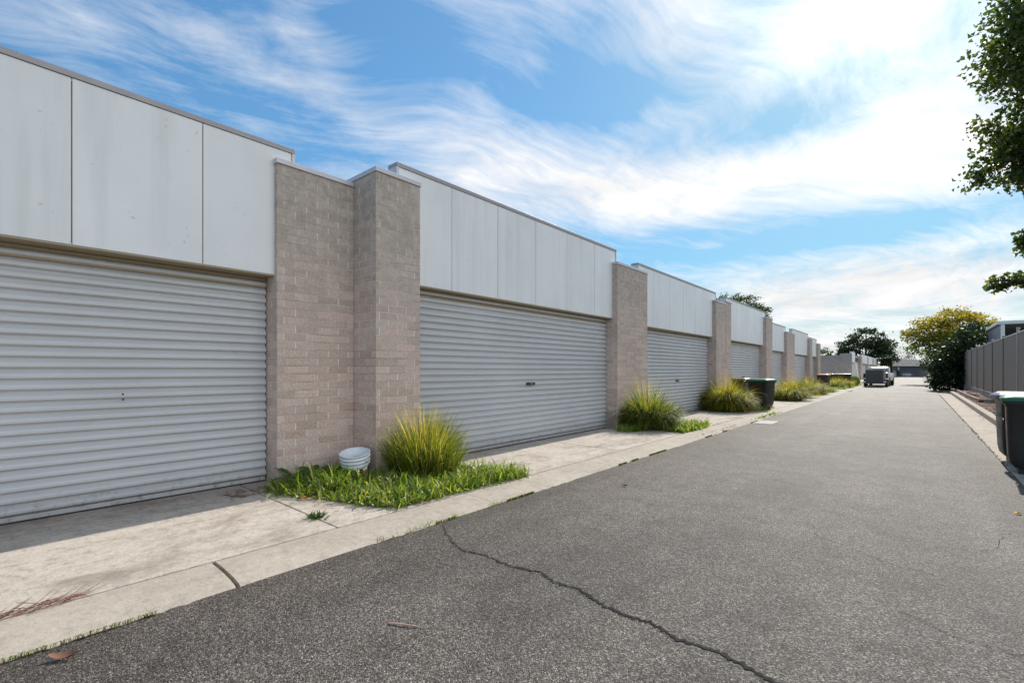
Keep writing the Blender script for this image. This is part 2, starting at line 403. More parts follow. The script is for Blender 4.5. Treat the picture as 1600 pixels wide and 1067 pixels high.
for (x0,y0,a0,n) in ((.15,4.1,2.2,60),(.35,4.9,1.2,46),(-.55,5.6,.4,40),(-1.6,3.6,2.8,34),(-.1,3.4,.3,44)):
    p = Vector((x0,y0)); a = a0; vs = []
    for k in range(n):
        a += random.gauss(0,.28)+(a0-a)*.12; p = p+Vector((math.cos(a),math.sin(a)))*.018; q = Vector((-math.sin(a),math.cos(a)))*random.uniform(.0006,.0024)
        vs += [(p.x-q.x,p.y-q.y,.004),(p.x+q.x,p.y+q.y,.004)]
    b.add(vs, [(2*k,2*k+1,2*k+3,2*k+2) for k in range(n-1)])
M['crack'] = plain('crack_shadow', (.008,.007,.006), .95)
b.build('road_crack', M['crack'])['kind'] = 'structure'

# right side: gutter, kerb, beds
for y0, y1 in [(-8+2.5*k, -8+2.5*k+2.494) for k in range(18)]:
    MB().box(.95,1.448,y0,y1,-.1,.006).build('gutter', M['gutter'], bevel=.004)['kind'] = 'structure'
for y0, y1 in ((-8,8),(8.006,15),(15.006,22),(22.006,29.5),(29.506,37)):
    MB().box(1.45,1.62,y0,y1,-.1,.145).build('kerb', M['kerb'], bevel=.025, seg=3)['kind'] = 'structure'
MB().box(.97,1.14,58,117,-.1,.12).build('kerb', M['strip'], bevel=.02)['kind'] = 'structure'
MB().box(1.63,2.27,-8,37,-.1,.11).build('garden_bed', M['mulch'])['kind'] = 'structure'
MB().box(1.78,2.26,25.2,37,-.1,.19).build('garden_bed', M['mulch'])['kind'] = 'structure'
MB().box(1.16,3.0,37.05,120,-.1,.04).build('verge', M['ground'])['kind'] = 'structure'
def edging(pts, h0, h1, t=.04):
    b = MB(); n = len(pts); vs = []
    for i,(x,y) in enumerate(pts):
        d = Vector((pts[min(i+1,n-1)][0]-pts[max(i-1,0)][0], pts[min(i+1,n-1)][1]-pts[max(i-1,0)][1])).normalized(); q = Vector((-d.y,d.x))*t/2
        vs += [(x-q.x,y-q.y,h0),(x+q.x,y+q.y,h0),(x+q.x,y+q.y,h1),(x-q.x,y-q.y,h1)]
    fs = [(4*i+k, 4*i+(k+1)%4, 4*i+4+(k+1)%4, 4*i+4+k) for i in range(n-1) for k in range(4)]+[(0,1,2,3),(4*n-1,4*n-2,4*n-3,4*n-4)]
    return b.add(vs, fs)
tag(edging([(1.74,37),(1.75,33),(1.76,30),(1.78,28),(1.80,26.2),(1.86,25.5),(1.98,25.15),(2.12,25.1),(2.26,25.1)], .05,.25,.05).build('garden_edging', M['timber'], fix=True),
    'pale curved timber edging that holds up the mulch bed by the brown fence', 'garden edging')
def scatter(name, n, fx, fz, mat, s0, s1, flat=.5):
    b = MB()
    for _ in range(n):
        x, y = fx(); z = fz(x,y); s = random.uniform(s0,s1); a = random.uniform(0,6.28); l = s*random.uniform(1,2.4)
        ux, uy = math.cos(a)*l, math.sin(a)*l; vx, vy = -math.sin(a)*s, math.cos(a)*s; t1, t2 = random.uniform(-flat,flat)*s, random.uniform(-flat,flat)*s
        b.add([(x-ux-vx,y-uy-vy,z+s*.2),(x+ux-vx,y+uy-vy,z+s*.3+t1),(x+ux+vx,y+uy+vy,z+s*.5+t1+t2),(x-ux+vx,y-uy+vy,z+s*.3+t2)], [(0,1,2,3)])
    o = b.build(name, mat); return o
o = scatter('mulch_chips', 5200, lambda: (random.uniform(1.66,2.24), random.uniform(12,37)), lambda x,y: .195 if (y>25.2 and x>1.79) else .115, M['chip'], .008,.022); o['kind']='stuff'
o = scatter('leaf_litter', 170, lambda: (random.gauss(2.0,.09), random.gauss(31.5,1.5)), lambda x,y: .205+random.random()*.06, M['pinkstone'], .02,.05, 1.0); o['kind']='stuff'
o = scatter('leaf_litter', 60, lambda: (1.45-abs(random.gauss(0,.05)), random.uniform(9,36)), lambda x,y: .012, M['chip'], .008,.02); o['kind']='stuff'

# ------------------------------------------------------------------ garages
def wall_block(name, parent, x0, x1, y0, y1, z0, z1, bev=.004):
    return MB().box(x0,x1,y0,y1,z0,z1).build(name, M['brick'], parent)

def corrugated(y0, y1, z0, z1, pitch=.0965, amp=.034):
    prof = []; z = z0; base = [(0,.0),(.05,.05),(.10,.34),(.17,.80),(.25,1),(.46,1),(.58,.90),(.72,.52),(.86,.14),(.94,.0)]
    while z < z1:
        for f, d in base:
            if z+f*pitch <= z1: prof.append((d*amp, z+f*pitch))
        z += pitch
    n = len(prof)
    return MB().add([(x,y0,zz) for x,zz in prof]+[(x,y1,zz) for x,zz in prof], [(i,n+i,n+i+1,i+1) for i in range(n-1)], 0, False)

def garage(D, y0, yd0, yd1, y1, zpl, zpr, zft, zfb, fa, fb, joints, label, split=None, back=.13, depth=6.4, lock=None, lside=1.2, marks=()):
    """one lock-up garage; local x=0 is the pier face, +x towards the lane."""
    g = empty('garage', (-D, y0, 0)); tag(g, label, 'garage', 'row of lock-up garages')
    Y = lambda y: y - y0
    # piers
    p = MB().box(-lside,0,Y(y0)+.002,Y(yd0),-.1,zpl).build('pier', M['brick'], g)
    MB().box(-lside,.018,Y(y0)-.012,Y(yd0)+.014,zpl+.001,zpl+.058).build('capping', M['flashL'], p, bevel=.003)
    p = MB().box(-1.2,0,Y(yd1),Y(y1)-.002,-.1,zpr).build('pier', M['brick'], g)
    MB().box(-1.2,.018,Y(yd1)-.014,Y(y1)-.004,zpr+.001,zpr+.058).build('capping', M['flashL'], p, bevel=.003)
    if split:
        MB().box(-.02,.0015,Y(split)-.006,Y(split)+.006,.02,zpr-.01).build('control_joint', M['dark'], p)
    # fascia box with soffit
    f = MB().box(-back-.17,-back-.012,Y(fa),Y(fb),zfb+.012,zft-.004).build('fascia', M['flashL'], g)
    MB().box(-back-.42,-back+.004,Y(fa)+.012,Y(fb)-.012,zfb-.004,zfb+.010).build('soffit', M['soffit'], g)
    MB().box(-back-.185,-back+.012,Y(fa)-.006,Y(fb)+.006,zft-.002,zft+.052).build('parapet_flashing', M['flash'], f, bevel=.003)
    MB().box(-back-.185,-back+.008,Y(fb)-.030,Y(fb)+.006,zfb+.6,zft-.003).build('end_trim', M['flashL'], f)
    MB().box(-back-.185,-back+.008,Y(fa)-.006,Y(fa)+.030,zfb+.6,zft-.003).build('end_trim', M['flashL'], f)
    js = [fa+.032]+[j for j in joints if fa+.05 < j < fb-.05]+[fb-.032]
    for a, c in zip(js[:-1], js[1:]):
        MB().box(-back-.011,-back,Y(a)+.0045,Y(c)-.0045,zfb+.014,zft-.005).build('cladding_panel', M['panel'], f, bevel=.002)
    MB().box(-back-.012,-back-.0095,Y(js[1])-.02 if len(js)>2 else Y(fa)+.05,Y(js[-2])+.02 if len(js)>2 else Y(fb)-.05,zfb+.03,zft-.03).build('joint_backing', M['fencepost'], f)
    # curtain door
    dx = -.28
    d = corrugated(Y(yd0)-.03, Y(yd1)-.012, .10, zfb+.06).build('roller_door', M['door'], g, (dx-.02,0,0))
    MB().box(.0,.022,Y(yd0)-.02,Y(yd1)-.02,.058,.099).build('bottom_rail', M['door'], d, bevel=.004)
    MB().box(.004,.018,Y(yd0)-.02,Y(yd1)-.02,.036,.057).build('door_seal', M['rubber'], d)
    MB().tube([(-.14,Y(yd0),zfb+.06),(-.14,Y(yd1),zfb+.06)], .15, 20).build('roller_drum', M['soffit'], d)
    for k in range(3):
        MB().tube([(.012,Y(yd0)-.02,zfb-.02-.042*k),(.012,Y(yd1)-.014,zfb-.02-.042*k)], .017, 10).build('curtain_roll', M['soffit'], d)
    if lock:
        yl, zl = lock
        k = MB().box(.018,.040,Y(yl)-.13,Y(yl)+.13,zl-.026,zl+.026).build('lock_plate', M['rubber'], d, bevel=.004)
        MB().box(.0405,.056,Y(yl)-.035,Y(yl)+.055,zl-.012,zl+.012).build('handle', M['chrome'], k, bevel=.003)
    for (yy,zz_) in marks:
        MB().lathe([(0,.0),(.009,.0)], 10, (0,0,0)).build('bolt_hole', M['rubber'], d).matrix_local = Matrix.Translation((.0345,Y(yy),zz_)) @ Matrix.Rotation(R(90),4,'Y')
    MB().box(-.34,-.335,Y(yd0)-.05,Y(yd1)+.05,.0,zfb+.2).build('door_void', M['dark'], g)
    # body behind
    MB().box(-depth,-lside-.004,Y(y0)+.004,Y(y0)+.2,-.1,3.0).build('side_wall', M['brick'], g)
    MB().box(-depth,-1.204,Y(y1)-.2,Y(y1)-.004,-.1,3.0).build('side_wall', M['brick'], g)
    MB().box(-depth-.2,-depth-.004,Y(y0)+.004,Y(y1)-.004,-.1,3.0).build('rear_wall', M['brick'], g)
    MB().box(-depth-.2,-back-.19,Y(y0)+.01,Y(y1)-.01,3.004,3.09).build('roof', M['roofing'], g)
    return g

garage(5.55, -3.70,-3.02,2.33,3.298, 3.72,3.72, 3.915,2.435, -3.3,2.56, [.611+k-4 for k in range(10)], 'nearest garage cut by the left picture edge', back=.07, marks=((.995,1.115),(.998,1.065)))
g2 = garage(5.05, 3.30,3.98,9.48,10.33, 3.80,3.71, 4.03,2.50, 3.70,9.65, [4.67,5.67,6.68,7.67,8.71], 'garage with its wide grey door in full view, right of the white bucket', lock=(6.70,1.10), lside=1.35)
garage(5.05, 10.33,11.01,16.30,17.30, 3.71,3.63, 3.93,2.445, 10.77,16.64, [11.66,12.7,13.74,14.69,15.74], 'garage whose door stands behind the rounded grass clump with lime green weeds at its foot', lock=(13.64,1.03))
garage(5.05, 17.32,17.96,23.20,24.35, 3.73,3.66, 3.92,2.44, 17.77,23.50, [18.75+.99*k for k in range(5)], 'garage behind the green-lidded bin and golden grass clump', lock=(20.6,1.05))
garage(5.92, 24.37,25.1,32.3,34.0, 3.66,3.62, 3.93,2.43, 24.9,32.7, [25.9+k for k in range(8)], 'set-back garage of which a narrow slice of white panels shows past the fourth pier', back=.15)
garage(5.95, 34.02,34.9,40.5,41.6, 3.62,3.62, 3.97,2.40, 34.9,40.75, [35.9+k for k in range(7)], 'set-back garage behind the golden grass mounds, second last of the near row', back=.15)
garage(6.2, 41.62,42.5,46.2,47.6, 3.6,3.5, 3.85,2.42, 42.4,46.3, [43.4+k for k in range(4)], 'last garage of the near row, beside the orange-lidded bin', back=.12)
# far row beyond the gap
labs = ['first garage of the far row with a long blank block wall facing us', 'second garage of the far row, behind the leaning pole', 'third garage of the far row, above the grey trailer','last garage of the far row, next to the clipped dark hedge']
for k,(a,c,e,z) in enumerate(((68.4,68.8,73.1,82.0),(82.2,82.6,92.6,93.5),(93.8,94.2,103.8,104.5),(105,105.4,114,118))):
    garage(5.8, a,c,e if k else 80.6,z, 3.24,3.25, 3.52,2.25, a+.25,e, [a+2.5+2.5*j for j in range(8)], labs[k], back=.06, depth=9.5)
# pieces on the roofs
def small_thing(name, label, cat, mb, mat, **kw): return tag(mb.build(name, mat, **kw), label, cat)
for (x,y,z,lb) in ((-7.4,13.2,3.09,'little roof vent cowl above the second pair of piers'),):
    e = empty('roof_vent',(x,y,z)); tag(e, lb, 'roof vent')
    MB().tube([(0,0,0),(0,0,.95)], .09, 14).build('pipe', M['flash'], e)
    MB().lathe([(.02,1.25),(.20,1.1),(.22,1.0),(.12,.94)], 16).build('cowl', M['flash'], e)

# ------------------------------------------------------------------ vegetation
def blade(b, base, az, lean, length, w, droop, seg=4, mi=0):
    p = Vector(base); d = Vector((math.sin(lean)*math.cos(az), math.sin(lean)*math.sin(az), math.cos(lean)))
    side = Vector((-math.sin(az), math.cos(az), 0)); tw = random.uniform(-.9,.9)
    side = (side*math.cos(tw)+d.cross(side)*math.sin(tw)).normalized()
    vs = []; st = length/seg
    for i in range(seg):
        ww = w*(1-.75*(i/seg)**1.6)
        vs += [p-side*ww, p+side*ww]; p = p+d*st
        d = (d+Vector((math.cos(az)*.35, math.sin(az)*.35, -1))*droop*(i+1)/seg).normalized()
        if p.z < .02: p.z = .02
    vs.append(p)
    fs = [(2*i,2*i+1,2*i+3,2*i+2) for i in range(seg-1)]+[(2*seg-2,2*seg-1,2*seg)]
    b.add(vs, fs, mi, True)

def tussock(loc, rx, ry, h, n, label, mats, plume=.0, w=.0045, droop=.42, straw=.3, leanmax=1.15, spread=.66):
    b = MB(); la = random.uniform(0,6.28); holes = [random.uniform(0,6.28) for _ in range(2)]
    for _ in range(n):
        a = random.uniform(0,6.283); r = math.sqrt(random.random())
        if r > .5 and any(abs((a-q+3.14)%6.28-3.14) < .22 for q in holes) and random.random() < .6: continue
        bx, by = rx*spread*r*math.cos(a), ry*spread*r*math.sin(a)
        lean = (.06+ (leanmax-.06)*r**1.1)*random.uniform(.55,1.15); az = a+random.gauss(0,.45)
        L = h*random.uniform(.50,1.12)*(1-.18*r*r)*(1+.20*r*math.cos(a-la)+.10*math.sin(3*a+la))
        if random.random() < .22: lean *= random.uniform(.2,1.5); az += random.gauss(0,1.2); L *= random.uniform(.6,1.15)
        blade(b, (bx,by,.02), az, lean, L, w*random.uniform(.7,1.4), droop*random.choice((.5,.8,1,1.2,1.7,2.4)), 5, 1 if random.random() < straw else 0)
    for _ in range(int(n*plume)):
        a = random.uniform(0,6.283); lean = abs(random.gauss(0,.42))
        blade(b, (rx*.3*math.cos(a)*random.random(), ry*.3*math.sin(a)*random.random(), .02), a, lean, h*random.uniform(1.05,1.35), .0022, .15, 5, 1)
    o = b.build('grass_clump', mats, loc=loc); tag(o, label, 'grass clump', 'tussocks along the garages'); return o

T = [M['tuft'], M['tuftstraw']]; TG = [M['tuft'], M['tuftgold']]
tussock((-4.80,3.84,.04), .68,.62, .72, 4000, 'pale wispy grass clump against the brick pier beside the white bucket', T, .07, .0034, .34, .24, .46)
tussock((-4.62,10.15,.04), .70,.70, 1.0, 5200, 'rounded grass clump at the foot of the second wide pier, lime weeds at its foot', T, .03, .0058, .95, .14, .66, spread=.6)
tussock((-4.66,16.15,.04), .82,.80, 1.08, 5000, 'golden grass clump crowding the left side of the green-lidded bin', TG, .03, .0066, .9, .42, .7, spread=.62)
tussock((-4.30,23.3,.04), .80,.85, .85, 3200, 'low dark-based grass mound just right of the green-lidded bin', TG, .02, .0075, 1.0, .30, .8)
tussock((-4.6,26.4,.04), .9,1.0, 1.1, 3000, 'big golden grass mound in the middle of the row of clumps', TG, .03, .008, .9, .5, .72)
tussock((-4.5,30.0,.04), .95,1.0, 1.05, 2600, 'golden grass mound just left of the orange-lidded bin', TG, .02, .0095, .9, .4, .72)
tussock((-4.25,33.4,.04), .65,.65, .55, 1000, 'small lime green mound in front of the orange-lidded bin', T, 0, .010, .8, .1)
tussock((-4.45,42.8,.03), .95,1.0, .95, 1600, 'orange-tinged grass mound in front of the far dark bins', TG, .03, .013, .8, .7, .8)
tussock((-4.6,41.2,.03), .7,.7, .75, 1000, 'dull green grass mound beside the orange-lidded bin on its right', T, .03, .013, .8, .3)

def inside(p, poly):
    c = False; j = len(poly)-1
    for i in range(len(poly)):
        (xi,yi),(xj,yj) = poly[i],poly[j]
        if (yi > p[1]) != (yj > p[1]) and p[0] < (xj-xi)*(p[1]-yi)/(yj-yi)+xi: c = not c
        j = i
    return c
def weeds(poly, n, h0, h1, w, zbase=.04, broad=.25, hf=None, lean=.9):
    b = MB(); xs = [p[0] for p in poly]; ys = [p[1] for p in poly]; k = 0
    while k < n:
        p = (random.uniform(min(xs),max(xs)), random.uniform(min(ys),max(ys)))
        if not inside(p, poly): continue
        k += 1; s = hf(*p) if hf else 1
        if random.random() < broad:
            blade(b, (*p,zbase), random.uniform(0,6.28), random.uniform(.3,1.35), random.uniform(h0,h1)*s*.8, w*random.uniform(2.0,3.4), random.uniform(.3,1.0), 4)
        else:
            blade(b, (*p,zbase), random.uniform(0,6.28), abs(random.gauss(0,lean*.6)), random.uniform(h0,h1)*s, w*random.uniform(.6,1.4), random.uniform(.2,.9), 4)
    return b
bed = [(-5.50,2.16),(-5.0,2.22),(-4.4,2.42),(-3.9,2.60),(-3.76,2.72),(-3.74,3.2),(-3.73,3.9),(-3.76,4.3),(-3.95,4.45),(-4.3,4.55),(-5.0,4.4),(-5.03,3.35),(-5.52,3.25)]
MB().add([(x,y,.046) for x,y in bed], [tuple(range(len(bed)-1,-1,-1))]).build('garden_soil', M['soil'], fix=False)['kind'] = 'structure'
bed2 = [(-5.52,2.0),(-4.95,2.13),(-4.4,2.36),(-3.85,2.56),(-3.70,2.66),(-3.68,3.2),(-3.66,3.9),(-3.62,4.4),(-3.66,4.62),(-4.0,4.6),(-4.3,4.6),(-5.0,4.4),(-5.03,3.29),(-5.53,3.27)]
def patchy(n, h0, h1, w, broad, cx, cy, sx, sy, lean=.9):
    b = MB()
    for _ in range(n):
        p = (random.gauss(cx,sx), random.gauss(cy,sy))
        while not inside(p, bed2): p = (random.gauss(cx,sx), random.gauss(cy,sy))
        blade(b, (*p,.04), random.uniform(0,6.28), abs(random.gauss(0,lean*.55))+.05, random.uniform(h0,h1), w*random.uniform(.6,1.5)*(random.uniform(1.8,3) if random.random()<broad else 1), random.uniform(.25,1.0), 5)
    return b
bb = MB()
def join(b2): bb.add(b2.v, b2.f, 0, True)
for cx,cy,sx,sy,n,h0,h1,br in ((-4.98,2.62,.16,.20,520,.16,.34,.2),(-4.72,2.82,.16,.16,320,.12,.26,.5),(-4.55,2.62,.25,.13,700,.06,.15,.5),(-4.15,2.78,.25,.16,900,.05,.15,.5),(-3.95,3.1,.16,.28,700,.06,.17,.45),
    (-4.35,3.15,.28,.22,700,.08,.24,.3),(-3.86,3.7,.11,.26,560,.07,.2,.3),(-3.84,4.22,.10,.22,620,.09,.24,.2),(-3.72,4.45,.04,.12,160,.06,.16,.1),(-4.35,4.15,.3,.25,560,.07,.22,.3),(-4.7,3.25,.22,.22,480,.06,.18,.3),(-5.2,2.5,.18,.22,500,.09,.24,.5),
    (-5.3,2.85,.13,.12,220,.10,.22,.4),(-5.1,2.22,.25,.06,200,.05,.14,.5),(-4.0,3.5,.2,.4,420,.05,.14,.6)):
    join(patchy(int(n*.8),h0,h1*1.15,.0044,br,cx,cy,sx,sy,1.25))
for _ in range(26):
    blade(bb, (random.uniform(-5.0,-3.75), random.uniform(2.6,4.2), .04), random.uniform(0,6.28), random.uniform(.1,.5), random.uniform(.28,.42), .0035, random.uniform(.5,1.3), 7)
bb.build('grass', M['grass'])['kind'] = 'stuff'
b = MB()
for _ in range(420):
    p = (random.uniform(-5.2,-3.7), random.uniform(2.2,4.5))
    if not inside(p, bed2): continue
    blade(b, (*p,.05), random.uniform(0,6.28), random.uniform(.7,1.5), random.uniform(.08,.24), .0032, random.uniform(.2,.7), 5)
b.build('dry_grass', M['tuftstraw'])['kind'] = 'stuff'
o = scatter('leaf_litter', 150, lambda: random.choice(((random.uniform(-5.0,-3.75), random.gauss(2.30,.13)), (-3.66+random.gauss(0,.05), random.uniform(2.6,4.9)))), lambda x,y: .046, M['chip'], .003,.006); o['kind']='stuff'

for poly, n, h0, h1, w in (([(-3.68,9.75),(-3.62,10.6),(-3.72,11.5),(-4.3,11.3),(-4.3,9.9)],1700,.10,.24,.007), ([(-4.85,9.05),(-4.6,9.1),(-4.45,9.5),(-4.75,9.9),(-5.0,9.6)],500,.10,.22,.006),
     ([(-3.72,16.6),(-3.72,18.2),(-4.3,18.3),(-4.5,16.5)],700,.10,.25,.009), ([(-3.3,13.4),(-3.2,14.2),(-3.12,16.4),(-3.35,16.2)],160,.03,.09,.007), ([(-3.72,22.6),(-3.75,24.4),(-4.2,24.4),(-4.2,22.6)],300,.10,.2,.012),
     ([(-3.7,28),(-3.7,35.8),(-4.4,35.8),(-4.3,28)],900,.05,.16,.012), ([(-3.7,38.6),(-3.7,52),(-4.6,52),(-4.8,38.6)],2200,.08,.22,.016)):
    o = weeds(poly, n, h0, h1, w, .035).build('grass', M['grass']); o['kind']='stuff'
# moss and grass line along the asphalt edge
b = MB()
for _ in range(5200):
    y = random.uniform(-.8,14); k = math.sin(y*5.3)+math.sin(y*1.9+1)+math.sin(y*11.7)*.6
    if k < .8: continue
    x = -3.188+random.gauss(0,.006)
    blade(b, (x,y,-.016), random.choice((1.57,-1.57))+random.gauss(0,.25), random.uniform(1.2,1.5), random.uniform(.008,.02), .004, .0, 2)
b.build('moss', M['moss'])['kind'] = 'stuff'
b = MB()
for _ in range(140):
    y = random.choice((random.gauss(2.55,.12), random.gauss(2.9,.08), random.gauss(2.2,.05), random.gauss(3.5,.1), random.gauss(-.05,.03)))
    blade(b, (-3.19+random.gauss(0,.012),y,0), random.uniform(0,6.28), random.uniform(.2,1.1), random.uniform(.03,.075), .0025, .4, 3)
b.build('grass', M['grass'])['kind'] = 'stuff'
b = MB()
for _ in range(350):
    y = random.uniform(9.5,34); x = .95+random.gauss(0,.012)
    blade(b, (x,y,0), random.uniform(0,6.28), random.uniform(.3,1.2), random.uniform(.008,.02), .006, .3, 2)
b.build('moss', M['moss'])['kind'] = 'stuff'

# broad-leaved dock weeds by the first pier
def dock(loc, n, h, label):
    b = MB()
    for k in range(n):
        az = 6.283*k/n+random.uniform(-.4,.4); lean = random.uniform(.25,1.0); L = h*random.uniform(.7,1.15)
        p = Vector((0,0,.0)); d = Vector((math.sin(lean)*math.cos(az), math.sin(lean)*math.sin(az), math.cos(lean))); side = Vector((-math.sin(az),math.cos(az),0)); vs=[]; seg=7
        for i in range(seg+1):
            t = i/seg; w = L*.155*(math.sin(math.pi*min(1,t*.93+.05))**.8)*(1 if t>.15 else .25); nn = d.cross(side)
            vs += [p-side*w+nn*w*.35, p, p+side*w+nn*w*.35]; p = p+d*L/seg; d = (d+Vector((math.cos(az)*.1,math.sin(az)*.1,-.16))).normalized()
        fs = [f for i in range(seg) for f in ((3*i,3*i+1,3*i+4,3*i+3),(3*i+1,3*i+2,3*i+5,3*i+4))]
        b.add(vs, fs, 0, True)
    tag(b.build('dock_weed', M['dock'], loc=loc), label, 'weed', 'broad-leaved weeds in the bed')
dock((-5.42,2.45,.04), 9, .27, 'dark broad-leaved weed nearest the first roller door')
dock((-5.36,2.68,.04), 8, .33, 'dark broad-leaved weed second from the first roller door, against the brick pier')
dock((-5.22,2.95,.04), 8, .33, 'broad-leaved weed with lit lime leaves just left of the bucket')
dock((-4.93,2.95,.04), 7, .22, 'broad-leaved weed standing in front of the white bucket')
dock((-4.75,2.62,.04), 7, .24, 'low broad-leaved weed in the sunlit front of the bed')
def rosette(loc, n, h, label):
    b = MB()
    for _ in range(n): blade(b, (random.gauss(0,.03),random.gauss(0,.03),0), random.uniform(0,6.28), random.uniform(.7,1.45), h*random.uniform(.5,1.2), .006, .3, 3)
    tag(b.build('small_weed', M['dock'], loc=loc), label, 'weed')
rosette((-4.06,2.05,.034), 70, .08, 'small flat weed growing alone in the driveway joint')

# ---- trees
def leaf(b, p, s, mi=0, curl=.25):
    d = Vector((random.gauss(0,1),random.gauss(0,1),random.gauss(-.35,.7))).normalized()
    a = d.cross(Vector((random.gauss(0,1),random.gauss(0,1),random.gauss(0,1)))).normalized(); n = d.cross(a); p = Vector(p)
    w = s*.36
    vs = [p, p+d*s*.45+a*w+n*s*curl, p+d*s*.5, p+d*s*.45-a*w+n*s*curl, p+d*s-n*s*curl*.8]
    b.add(vs, [(0,2,1),(0,3,2),(1,2,4),(2,3,4)], mi, True)
def quadleaf(b, p, s):
    d = Vector((random.gauss(0,1),random.gauss(0,1),random.gauss(0,.8))).normalized()
    a = d.cross(Vector((random.gauss(0,1),random.gauss(0,1),random.gauss(0,1)))).normalized(); p = Vector(p)
    b.add([p-d*s*.5, p+a*s*.3+d*.1*s, p+d*s*.5, p-a*s*.3-d*.05*s], [(0,1,2,3)], 0, False)
def tree(name, loc, th, tr, lobes, nl, ls, mat, label, cat='tree', fine=False, group=None, shell=.62, clump=0):
    """lobes: (x,y,z,rx,ry,rz) in local space"""
    e = empty(name, loc); tag(e, label, cat, group)
    b = MB(); top = Vector((random.uniform(-.1,.1),random.uniform(-.1,.1),th))
    b.tube([(0,0,-.1),(0.02,0,th*.4),(top.x,top.y,th)], [tr*1.25,tr,tr*.8], 10)
    for (x,y,z,rx,ry,rz,*_w) in lobes:
        c = Vector((x,y,z)); m = top.lerp(c,.55)+Vector((random.gauss(0,.1),random.gauss(0,.1),-.1*rz))
        b.tube([top*.97, m, c], [tr*.55,tr*.33,tr*.12], 6)
        for _ in range(5):
            v = Vector((random.gauss(0,1)*rx,random.gauss(0,1)*ry,random.gauss(0,1)*rz))*.55
            b.tube([m.lerp(c,random.uniform(.3,1)), c+v*.5, c+v*(.85 if fine else 1.1)], [tr*.16,tr*.10,tr*.03], 5)
    b.build('trunk', M['bark'], e)
    b = MB(); wt = lambda L: (L[6] if len(L)>6 else 1)*(L[3]*L[4]+L[3]*L[5]+L[4]*L[5]); tot = sum(map(wt, lobes))
    for L in lobes:
        (x,y,z,rx,ry,rz) = L[:6]; n = int(nl*wt(L)/tot)
        cl = []
        if clump:
            for _ in range(clump):
                v = Vector((random.gauss(0,1),random.gauss(0,1),random.gauss(0,1))).normalized()*random.uniform(shell,1.0); cl.append(v)
        for _ in range(n):
            if clump and random.random() < .86:
                v = random.choice(cl)+Vector((random.gauss(0,1),random.gauss(0,1),random.gauss(0,.8)))*(.16 if fine else .17)
            else:
                v = Vector((random.gauss(0,1),random.gauss(0,1),random.gauss(0,1))).normalized()*(random.uniform(shell**3,1.08)**(1/3))
            p = (x+v.x*rx, y+v.y*ry, z+v.z*rz)
            (leaf if fine else quadleaf)(b, p, ls*random.uniform(.6,1.3))
    b.build('crown', mat, e)
    return e

# near street tree, only its left flank reaches into the picture
tree('pear_tree', (3.15,9.2,.1), 2.3, .14, [(-1.93,-.2,5.55,.72,.8,.80,5),(-1.55,.1,4.95,.75,.7,.55,4),(-1.98,.1,4.25,.66,.7,.62,5),(-1.45,.0,3.95,.75,.7,.45,4),(-1.3,.1,6.3,1.05,.9,.9,3),(-1.2,.15,4.9,.8,.9,1.2,3),(-.5,0,5.2,1.0,1.1,1.5,1),(.4,.2,5.6,1.2,1.3,1.4,.6),(-.1,0,6.9,1.1,1.1,1.0,.6),(.5,.5,3.9,1.1,1.1,.8,.6),
     (-2.0,.05,2.95,.20,.22,.20,4),(-2.2,.05,2.45,.26,.2,.13,3),(-1.95,.05,2.44,.22,.2,.15,4)],
     40000, .068, M['pear'], 'dark leafy tree at the top right corner, its crown hanging over the lane', fine=True, shell=.25, clump=30)
# hedge bush and autumn tree on the right
tree('hedge_shrub', (2.4,42.2,0), .9, .16, [(-1.0,-.6,1.1,.9,1.6,1.1),(-.5,.0,2.3,1.1,2.2,1.3),(.4,-.4,3.0,1.3,2.2,1.25),(-.9,-.5,.45,.75,1.3,.5),(1.2,.5,2.9,1.5,2.0,1.0),(.3,0,1.2,1.4,2.2,1.2),(-.9,.8,1.8,.9,1.8,1.2)],
     15000, .19, M['hedge'], 'large dark bushy shrub at the far end of the brown fence', 'shrub', clump=22, shell=.7)
tree('autumn_tree', (2.3,60,0), 2.2, .2, [(-.6,0,5.0,2.3,2.3,1.5),(-2.1,-.4,4.6,1.5,1.6,1.0),(1.2,.3,5.3,2.1,2.2,1.4),(.2,0,6.1,2.0,1.9,1.0),(-1.4,.2,3.4,1.5,1.6,1.0),(1.0,0,3.6,1.8,1.8,1.3)],
     8500, .24, M['yellow'], 'autumn tree with golden yellow leaves behind the dark shrub', clump=26, shell=.55)
